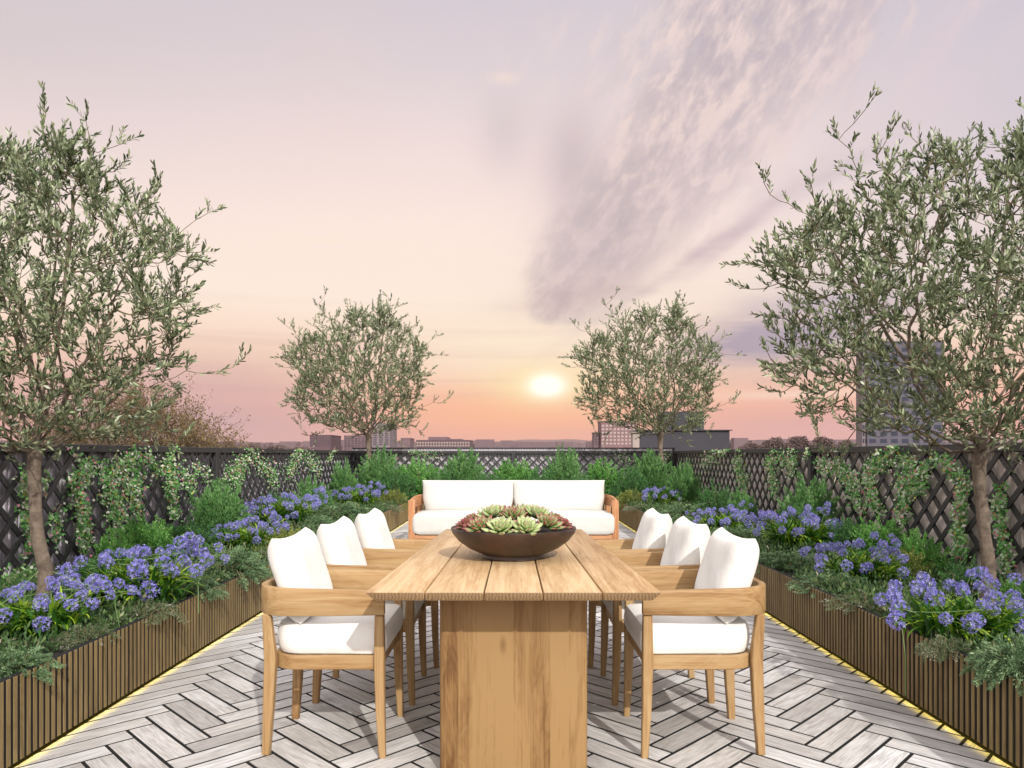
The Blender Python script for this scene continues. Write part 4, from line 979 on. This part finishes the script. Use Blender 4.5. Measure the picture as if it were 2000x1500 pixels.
def agapanthus(px, k, z, sc, label, mirror=1, idx=0):
    o = thing('agapanthus', ((px-CX)/k, FPX/k, z), label, 'flowering plant', 'clumps of purple agapanthus in the planters', 0, (sc*mirror, sc, sc))
    link('leaves', ST[idx % 2], o)
    g_ = random.Random(40+idx)
    heads = [(-0.19, -0.20, 0.13), (-0.085, -0.23, 0.115), (-0.045, -0.21, 0.125), (-0.30, -0.06, 0.15), (-0.34, -0.10, 0.10), (0.17, -0.24, 0.09), (0.10, -0.13, 0.155), (0.06, -0.10, 0.175), (0.15, -0.05, 0.19), (0.23, -0.1, 0.16), (0.30, -0.02, 0.15), (-0.13, -0.03, 0.19)]
    for q in range(18):
        u = q/17.0; x = -0.33+0.66*u+g_.gauss(0, 0.025); y = g_.uniform(0.05, 0.27); zz = 0.165+0.075*math.sin(math.pi*min(1, u*1.02))*g_.uniform(0.3, 1)+0.02*g_.random(); heads.append((x, y, zz))
    for q in range(5): heads.append((0.12+g_.uniform(0, 0.25), g_.uniform(0.05, 0.2), 0.235+g_.uniform(-0.02, 0.07)))
    for i, (x, y, zz) in enumerate(heads):
        f = link('flower', UM[g_.randrange(4)], o, (x+g_.gauss(0, 0.008), y, zz)); s_ = g_.uniform(0.62, 1.10)*(1.0 if i < 12 else 0.78); f.scale = (s_, s_, s_)
        f.rotation_euler = (Vector((x, y-0.02, zz+0.03) if abs(x) > 0.25 or i < 6 else (x*0.7, (y-0.02)*0.7, zz+0.12))).to_track_quat('Z', 'Y').to_euler(); f.rotation_euler.rotate_axis('X', g_.gauss(0, 0.10)); f.rotation_euler.rotate_axis('Z', g_.uniform(0, 6))
    return o
AG = [(78, 385, 0.36, 0.92, 'nearest clump of purple flowers on the left, below the left near olive trunk'),
      (266, 322, 0.37, 1.22, 'large clump of purple flowers second from the camera on the left side'),
      (485, 207, 0.38, 1.0, 'small clump of purple flowers third from the camera on the left side'),
      (552, 168, 0.46, 1.28, 'high clump of purple flowers fourth from the camera on the left side'),
      (697, 113, 0.38, 1.30, 'far small clump of purple flowers at the foot of the far left olive tree'),
      (1868, 398, 0.36, 1.0, 'nearest clump of purple flowers on the right, below the right near olive trunk'),
      (1680, 277, 0.37, 1.0, 'clump of purple flowers second from the camera on the right side'),
      (1555, 205, 0.40, 1.22, 'clump of purple flowers third from the camera on the right side'),
      (1415, 171, 0.37, 1.08, 'clump of purple flowers fourth from the camera on the right side'),
      (1300, 110, 0.37, 1.20, 'far small clump of purple flowers at the foot of the far right olive tree')]
for i, (px, k, z, sc, lab) in enumerate(AG): agapanthus(px, k, z, sc, lab, 1, i)

# ------------------------------------------------------------------ climbing vines on the trellises
def vine(side, strands, label, seed):
    """strands: ((px,py),(px,py), leaves, spread m) measured on the fence plane of that side (-1 left, 1 right, 0 back)"""
    g_ = np.random.default_rng(seed)
    def W_(px, py):
        if side == 0: k = FPX/(YB-0.05); return np.array([(px-CX)/k, YB-0.05, EYE-(py-HY)/k])
        k = abs(px-CX)/(FX-0.05); return np.array([side*(FX-0.05), FPX/k, EYE-(py-HY)/k])
    P = []; FP = []; A = Acc(); root = W_(*strands[0][0])
    for (a_, b_, n, sp) in strands:
        p = W_(*a_); q = W_(*b_); L = np.linalg.norm(q-p); m_ = max(6, int(L/0.05)); pts = [p]
        for i in range(1, m_+1):
            t = i/m_; w_ = p+(q-p)*t+g_.normal(0, 1, 3)*np.array([0.012, sp*0.35, sp*0.25]) if side else p+(q-p)*t+g_.normal(0, 1, 3)*np.array([sp*0.35, 0.012, sp*0.25]); pts.append(w_)
        pts = np.array(pts); V, F = tube(pts-root, np.full(len(pts), 0.0028), 3); A.add(V, F)
        t = g_.uniform(0, 1, n)**0.8*(len(pts)-1.001); i = t.astype(int); c = pts[i]+(pts[i+1]-pts[i])*(t-i)[:, None]
        sc_ = np.array([0.02, sp, sp*0.7]) if side else np.array([sp, 0.02, sp*0.7])
        c = c+g_.normal(0, 1, (n, 3))*sc_*0.6; P.append(c)
        nf = max(1, n//16); FP.append(c[:nf]+g_.normal(0, 0.012, (nf, 3)))
    P = np.concatenate(P)-root; FP = np.concatenate(FP)-root; P[:, 2] = np.minimum(P[:, 2], 1.30-root[2]+0.02)
    o = thing('climbing_vine', root, label, 'vine', 'flowering vines climbing the trellises')
    link('stems', A.mesh('stems', M['vine_stem']), o)
    out_ = np.array([-side*1.0, -0.35 if side else -1.0, 0.15]); n = len(P)
    nr = unit(g_.normal(0, 0.55, (n, 3))+out_); D = np.cross(nr, g_.normal(0, 1, (n, 3)))
    V, F, rr = leafmesh(P, D, g_.uniform(0.020, 0.040, n), g_.uniform(0.015, 0.028, n), g_.uniform(0, 1, n)**0.72, 0.12, nr)
    # five-petalled flowers scattered between the leaves, in the same foliage sheet
    n = len(FP); Pp = np.repeat(FP, 5, 0); nr = np.repeat(unit(g_.normal(0, 0.4, (n, 3))+out_), 5, 0); u = unit(np.cross(nr, np.array([0.2, 0.3, 0.9]))); w_ = np.cross(nr, u); an = np.tile(np.arange(5)*2*math.pi/5, n)[:, None]
    V2, F2, r2 = leafmesh(Pp+nr*0.012, u*np.cos(an)+w_*np.sin(an), 0.013, 0.010, np.repeat(g_.uniform(0, 1, n), 5), 0.1, nr)
    mi = np.concatenate([np.zeros(len(F), int), np.ones(len(F2), int)])
    link('foliage', mesh_from('foliage', np.concatenate([V, V2]), np.concatenate([F, F2+len(V)]), [M['vine_leaf'], M['vine_flower']], np.concatenate([rr, r2]), False, mi), o)
    return o
vine(-1, [((128, 872), (170, 905), 40, 0.05), ((170, 900), (150, 960), 260, 0.10), ((150, 950), (165, 1070), 620, 0.075), ((165, 1060), (160, 1085), 60, 0.05), ((120, 985), (105, 1060), 120, 0.09), ((190, 905), (225, 930), 160, 0.10)], 'vine hanging in a long column on the left trellis right of the near olive trunk', 1)
vine(-1, [((258, 868), (262, 885), 30, 0.04), ((262, 884), (215, 935), 260, 0.10), ((215, 930), (222, 1025), 430, 0.12), ((262, 890), (268, 1000), 420, 0.11), ((262, 884), (300, 905), 160, 0.09), ((240, 900), (235, 1045), 240, 0.09)], 'vine spreading from a peak in the middle of the first left trellis bay', 2)
vine(-1, [((345, 865), (325, 900), 60, 0.05), ((330, 900), (338, 1010), 700, 0.09), ((330, 905), (300, 925), 120, 0.10), ((350, 920), (375, 960), 160, 0.12), ((385, 905), (372, 960), 120, 0.10), ((400, 915), (410, 935), 60, 0.10)], 'vine in a dense column beside the tall feathery shrub on the left trellis', 3)
vine(-1, [((480, 862), (495, 892), 40, 0.05), ((495, 890), (440, 930), 260, 0.16), ((500, 892), (520, 920), 200, 0.16), ((470, 905), (460, 945), 260, 0.15), ((580, 870), (590, 885), 60, 0.06), ((588, 882), (560, 930), 340, 0.20), ((590, 884), (625, 920), 300, 0.20), ((530, 905), (540, 940), 220, 0.2), ((655, 872), (640, 905), 120, 0.12)], 'vine covering the far bay of the left trellis', 4)
vine(-1, [((52, 915), (45, 960), 90, 0.05), ((45, 960), (55, 1090), 220, 0.045), ((90, 915), (80, 970), 60, 0.04), ((10, 1130), (60, 1120), 320, 0.10)], 'thin vine on the left trellis at the near olive trunk', 5)
vine(1, [((1960, 940), (1950, 990), 120, 0.05), ((1950, 985), (1965, 1090), 330, 0.05), ((1965, 1080), (1955, 1130), 130, 0.05)], 'thin vine on the right trellis to the right of the near olive trunk', 6)
vine(1, [((1850, 905), (1880, 935), 260, 0.07), ((1880, 930), (1872, 1090), 1000, 0.055), ((1850, 900), (1820, 895), 120, 0.06)], 'vine in a dense column just left of the right near olive trunk', 7)
vine(1, [((1745, 868), (1742, 890), 50, 0.05), ((1742, 888), (1690, 930), 420, 0.11), ((1690, 930), (1715, 1000), 430, 0.09), ((1760, 890), (1800, 960), 420, 0.10), ((1765, 920), (1765, 1010), 420, 0.10), ((1800, 905), (1805, 935), 160, 0.08)], 'vine spreading across the middle of the near right trellis bay', 8)
vine(1, [((1580, 872), (1575, 900), 60, 0.06), ((1600, 905), (1630, 920), 220, 0.12), ((1640, 900), (1665, 960), 400, 0.12), ((1665, 950), (1680, 1000), 180, 0.1)], 'vine right of the trellis post on the right side, beside the tall feathery shrub', 9)
vine(1, [((1425, 866), (1410, 885), 60, 0.07), ((1410, 884), (1370, 905), 300, 0.16), ((1440, 890), (1450, 950), 420, 0.18), ((1505, 890), (1510, 960), 420, 0.15), ((1505, 890), (1545, 905), 200, 0.14), ((1550, 880), (1545, 925), 200, 0.12), ((1340, 900), (1350, 930), 240, 0.2)], 'vine covering the far bay of the right trellis', 10)
vine(0, [((808, 866), (815, 884), 40, 0.1), ((812, 884), (850, 892), 160, 0.16), ((760, 905), (775, 900), 60, 0.15)], 'vine peeping over the leafy shrub on the left part of the far trellis', 11)
vine(0, [((1198, 868), (1215, 893), 30, 0.08), ((1215, 893), (1240, 905), 110, 0.15), ((1300, 884), (1310, 905), 160, 0.12)], 'vine on the right part of the far trellis by the right olive trunk', 12)

# ================================================================== CITY
def zz(py, d): return EYE-(py-HY)*d/FPX
def xx(px, d): return (px-CX)*d/FPX
def building(name, px0, px1, py, d, dep, mat, label, wins=None, roof=None, group='distant buildings on the skyline'):
    x0, x1, z1 = xx(px0, d), xx(px1, d), zz(py, d); cx_ = (x0+x1)/2
    o = thing(name, (cx_, d, -12), label, 'building', group); hw = (x1-x0)/2; H = z1+12
    bm = bmesh.new(); box(bm, -hw, hw, 0, dep, 0, H); bm_obj('walls', bm, M[mat], o)
    bm = bmesh.new(); box(bm, -hw-0.2, hw+0.2, -0.2, dep+0.2, H, H+d*0.0012); bm_obj('roof', bm, M[roof or mat], o)
    if wins:
        nx, nz, ztop, zbot, wm = wins; me = None
        wz = (zz(ztop, d)-zz(zbot, d))/nz; wx = 2*hw/nx
        bm = bmesh.new(); box(bm, -wx*0.3, wx*0.3, -d*0.0003, 0.02, -wz*0.28, wz*0.28); me = bpy.data.meshes.new('window'); bm.to_mesh(me); bm.free(); me.materials.append(M[wm])
        for i in range(nx):
            for j in range(nz): link('window', me, o, (-hw+wx*(i+0.5), 0, zz(zbot, d)+12+wz*(j+0.5)))
    return o
building('apartment_block', 605, 646, 851, 420, 25, 'b_brown', 'brownish box-shaped block left of the far left olive tree', (7, 4, 853, 872, 'win'))
building('apartment_block', 672, 712, 852, 450, 25, 'b_mauve', 'mauve box-shaped block just left of the far left olive trunk', (6, 4, 854, 873, 'win'))
building('tower_block', 727, 761, 828, 400, 25, 'b_grey', 'pale grey high block right behind the far left olive trunk', (3, 9, 831, 870, 'win'))
building('low_building', 783, 801, 857, 600, 25, 'b_mauve', 'small mauve building between the grey high block and the long stepped one')
b = building('stepped_building', 813, 918, 861, 560, 40, 'b_brown', 'long low building with a raised middle left of the setting sun', (20, 2, 862, 873, 'b_beige'))
bm = bmesh.new(); box(bm, -12, 3, 3, 30, zz(861, 560)+12.8, zz(853, 560)+12); bm_obj('raised_storey', bm, M['b_mauve'], b)
bm = bmesh.new(); box(bm, 3.2, 14, 3, 30, zz(861, 560)+12.8, zz(857, 560)+12); bm_obj('raised_storey', bm, M['b_mauve'], b)
building('office_building', 1174, 1242, 824, 260, 10, 'b_pink', 'pinkish office building with a grid of pale windows left of the far right olive tree', (9, 6, 828, 870, 'win_l'))
building('office_wing', 1160, 1175, 846, 262, 6, 'b_mauve', 'narrow lower wing at the left side of the pinkish office building', (2, 4, 850, 870, 'win'))
b = building('flat_roof_building', 1250, 1425, 841, 60, 4, 'b_dark', 'dark grey windowless rooftop block behind the far right olive tree', None, 'b_dark2', 'rooftop blocks behind the right olive tree')
bm = bmesh.new(); box(bm, 60*(1300-1337.5)/FPX, 60*(1378-1337.5)/FPX, 0.5, 3.5, zz(841, 60)+12.08, zz(803, 60)+12); bm_obj('stair_tower', bm, M['b_dark'], b)
building('lit_side_strip', 1236, 1249, 845, 60, 1, 'b_beige', 'added beige strip standing for the sunlit left side of the dark grey rooftop block', None, None, 'rooftop blocks behind the right olive tree')  # pale slab paints in the block's sunlit side face
b = building('tower_block', 1694, 1842, 668, 330, 7, 'b_tower', 'tall grey blue tower showing through the leaves of the right near olive tree', (7, 14, 676, 868, 'win_t'))
building('tower_annex', 1684, 1694, 640, 331, 6, 'b_grey', 'pale narrow stair tower on the left side of the tall grey blue tower', (2, 16, 650, 868, 'win_t'))
building('low_building', 1840, 1895, 852, 420, 25, 'b_grey', 'pale low building right of the tall tower', (6, 2, 855, 868, 'win'))
# far town: one mass of low roofs
g_ = np.random.default_rng(77); bm = bmesh.new()
for i in range(700):
    px = g_.uniform(-250, 2250); d = g_.uniform(1300, 3600); top = g_.uniform(862, 871)-(4 if g_.random() < 0.12 else 0)-(3 if px > 1425 and px < 1700 else 0); x = xx(px, d); w_ = g_.uniform(8, 40)*d/1500
    box(bm, x-w_/2, x+w_/2, d, d+20, -12, zz(top, d))
ob = bm_obj('distant_town', bm, M['b_far']); tag(ob, 'low hazy roofs of the town along the whole horizon', 'town', None, 'stuff')
# far woods
def wood_mass(px0, px1, top, d, n, seed, label, mat='autumn', sc=1.0):
    g_ = np.random.default_rng(seed); px = g_.uniform(px0, px1, n); t = (px-px0)/(px1-px0); h = np.sin(np.pi*np.clip(t, 0, 1))**0.5*(0.75+0.25*np.sin(px*0.13)+0.1*np.sin(px*0.37)); zt = zz(884, d)+h*(zz(top, d)-zz(884, d))*g_.uniform(0.1, 1.0, n)**0.5
    P = np.stack([(px-CX)*d/FPX, d+g_.uniform(-6, 6, n)*sc, zt], 1); V, F, rr = leafmesh(P, g_.normal(0, 1, (n, 3))+np.array([0, 0, 0.3]), 1.1*sc, 0.7*sc, np.clip(g_.normal(0.3, 0.2, n), 0, 1), 0.2)
    return tag(link('far_woods', mesh_from('far_woods', V, F, M[mat], rr)), label, 'woods', None, 'stuff')
wood_mass(1440, 1690, 853, 300, 16000, 5, 'brown wooded rise in the distance left of the tall tower', 'far_tree', sc=0.75)
wood_mass(-200, 640, 862, 400, 40000, 6, 'low line of distant brown trees above the left trellis', 'far_tree', sc=0.9)
# autumn tree beyond the left fence
def autumn_tree():
    d = 62; base = np.array([xx(290, d), d, -12.0]); r_ = random.Random(9)
    o = thing('autumn_tree', base, 'sparse brownish autumn tree behind the left trellis and the near olive tree', 'tree')
    A = Acc(); P = []; fork = np.array([0, 0, 6.0]); V, F = tube([(0, 0, 0), (0.1, 0, 3), fork], [0.35, 0.3, 0.26], 8); A.add(V, F); tr = A.mesh('trunk', M['bark'], True); link('trunk', tr, o)
    A = Acc()
    for i in range(230):
        px = r_.uniform(60, 455); u = (px-60)/395; envy = 728+140*abs(u-0.45)**1.6*2.4; py = envy+(872-envy)*r_.random()**1.1
        tip = np.array([xx(px, d), d+r_.uniform(-4, 4), zz(py, d)])-base
        mid = (fork+tip)/2+np.array([0, 0, r_.uniform(-1.6, -0.3)]); pts = [fork*(1-t)**2+2*t*(1-t)*mid+t*t*tip for t in np.linspace(0, 1, 8)]
        V, F = tube(pts, np.linspace(0.09, 0.012, 8), 3); A.add(V, F)
        for q in range(3):
            s_ = tip+np.array([r_.gauss(0, 0.9), r_.gauss(0, 0.9), r_.gauss(0.1, 0.7)]); V, F = tube([pts[5], (pts[5]+s_)/2+np.array([0, 0, 0.1]), s_], [0.02, 0.014, 0.006], 3); A.add(V, F)
            for l in range(26):
                t = r_.uniform(0.35, 1.05); P.append(pts[5]+(s_-pts[5])*t+np.array([r_.gauss(0, 0.14) for _ in range(3)]))
    P = np.array(P); n = len(P)
    V, F, rr = leafmesh(P, rng.normal(0, 1, (n, 3))-np.array([0, 0, 0.4]), rng.uniform(0.18, 0.36, n), 0.11, np.clip(rng.normal(0.4, 0.25, n), 0, 1), 0.2)
    cr = link('crown', mesh_from('crown', V, F, M['autumn'], rr), o); link('limbs', A.mesh('limbs', M['bark']), cr)
autumn_tree()
print('objects', len(bpy.data.objects))

# ------------------------------------------------------------------ evening haze: one closed box of thin air round everything
HAZE = 5.0e-5
if HAZE:
    bm = bmesh.new(); box(bm, -6100, 6100, -650, 6100, -13.5, 150)
    bmesh.ops.recalc_face_normals(bm, faces=bm.faces[:]); me = bpy.data.meshes.new('haze'); bm.to_mesh(me); bm.free()
    m = bpy.data.materials.new('haze'); m.use_nodes = True; m.node_tree.nodes.clear(); T = NT(m.node_tree)
    o_ = T.n('ShaderNodeOutputMaterial'); v_ = T.n('ShaderNodeVolumePrincipled'); v_.inputs['Color'].default_value = srgb(250, 226, 222); v_.inputs['Density'].default_value = HAZE
    T.l(v_.outputs[0], o_.inputs['Volume']); me.materials.append(m)
    tag(link('haze', me), 'thin pinkish evening haze over the distant town', 'haze', None, 'stuff')
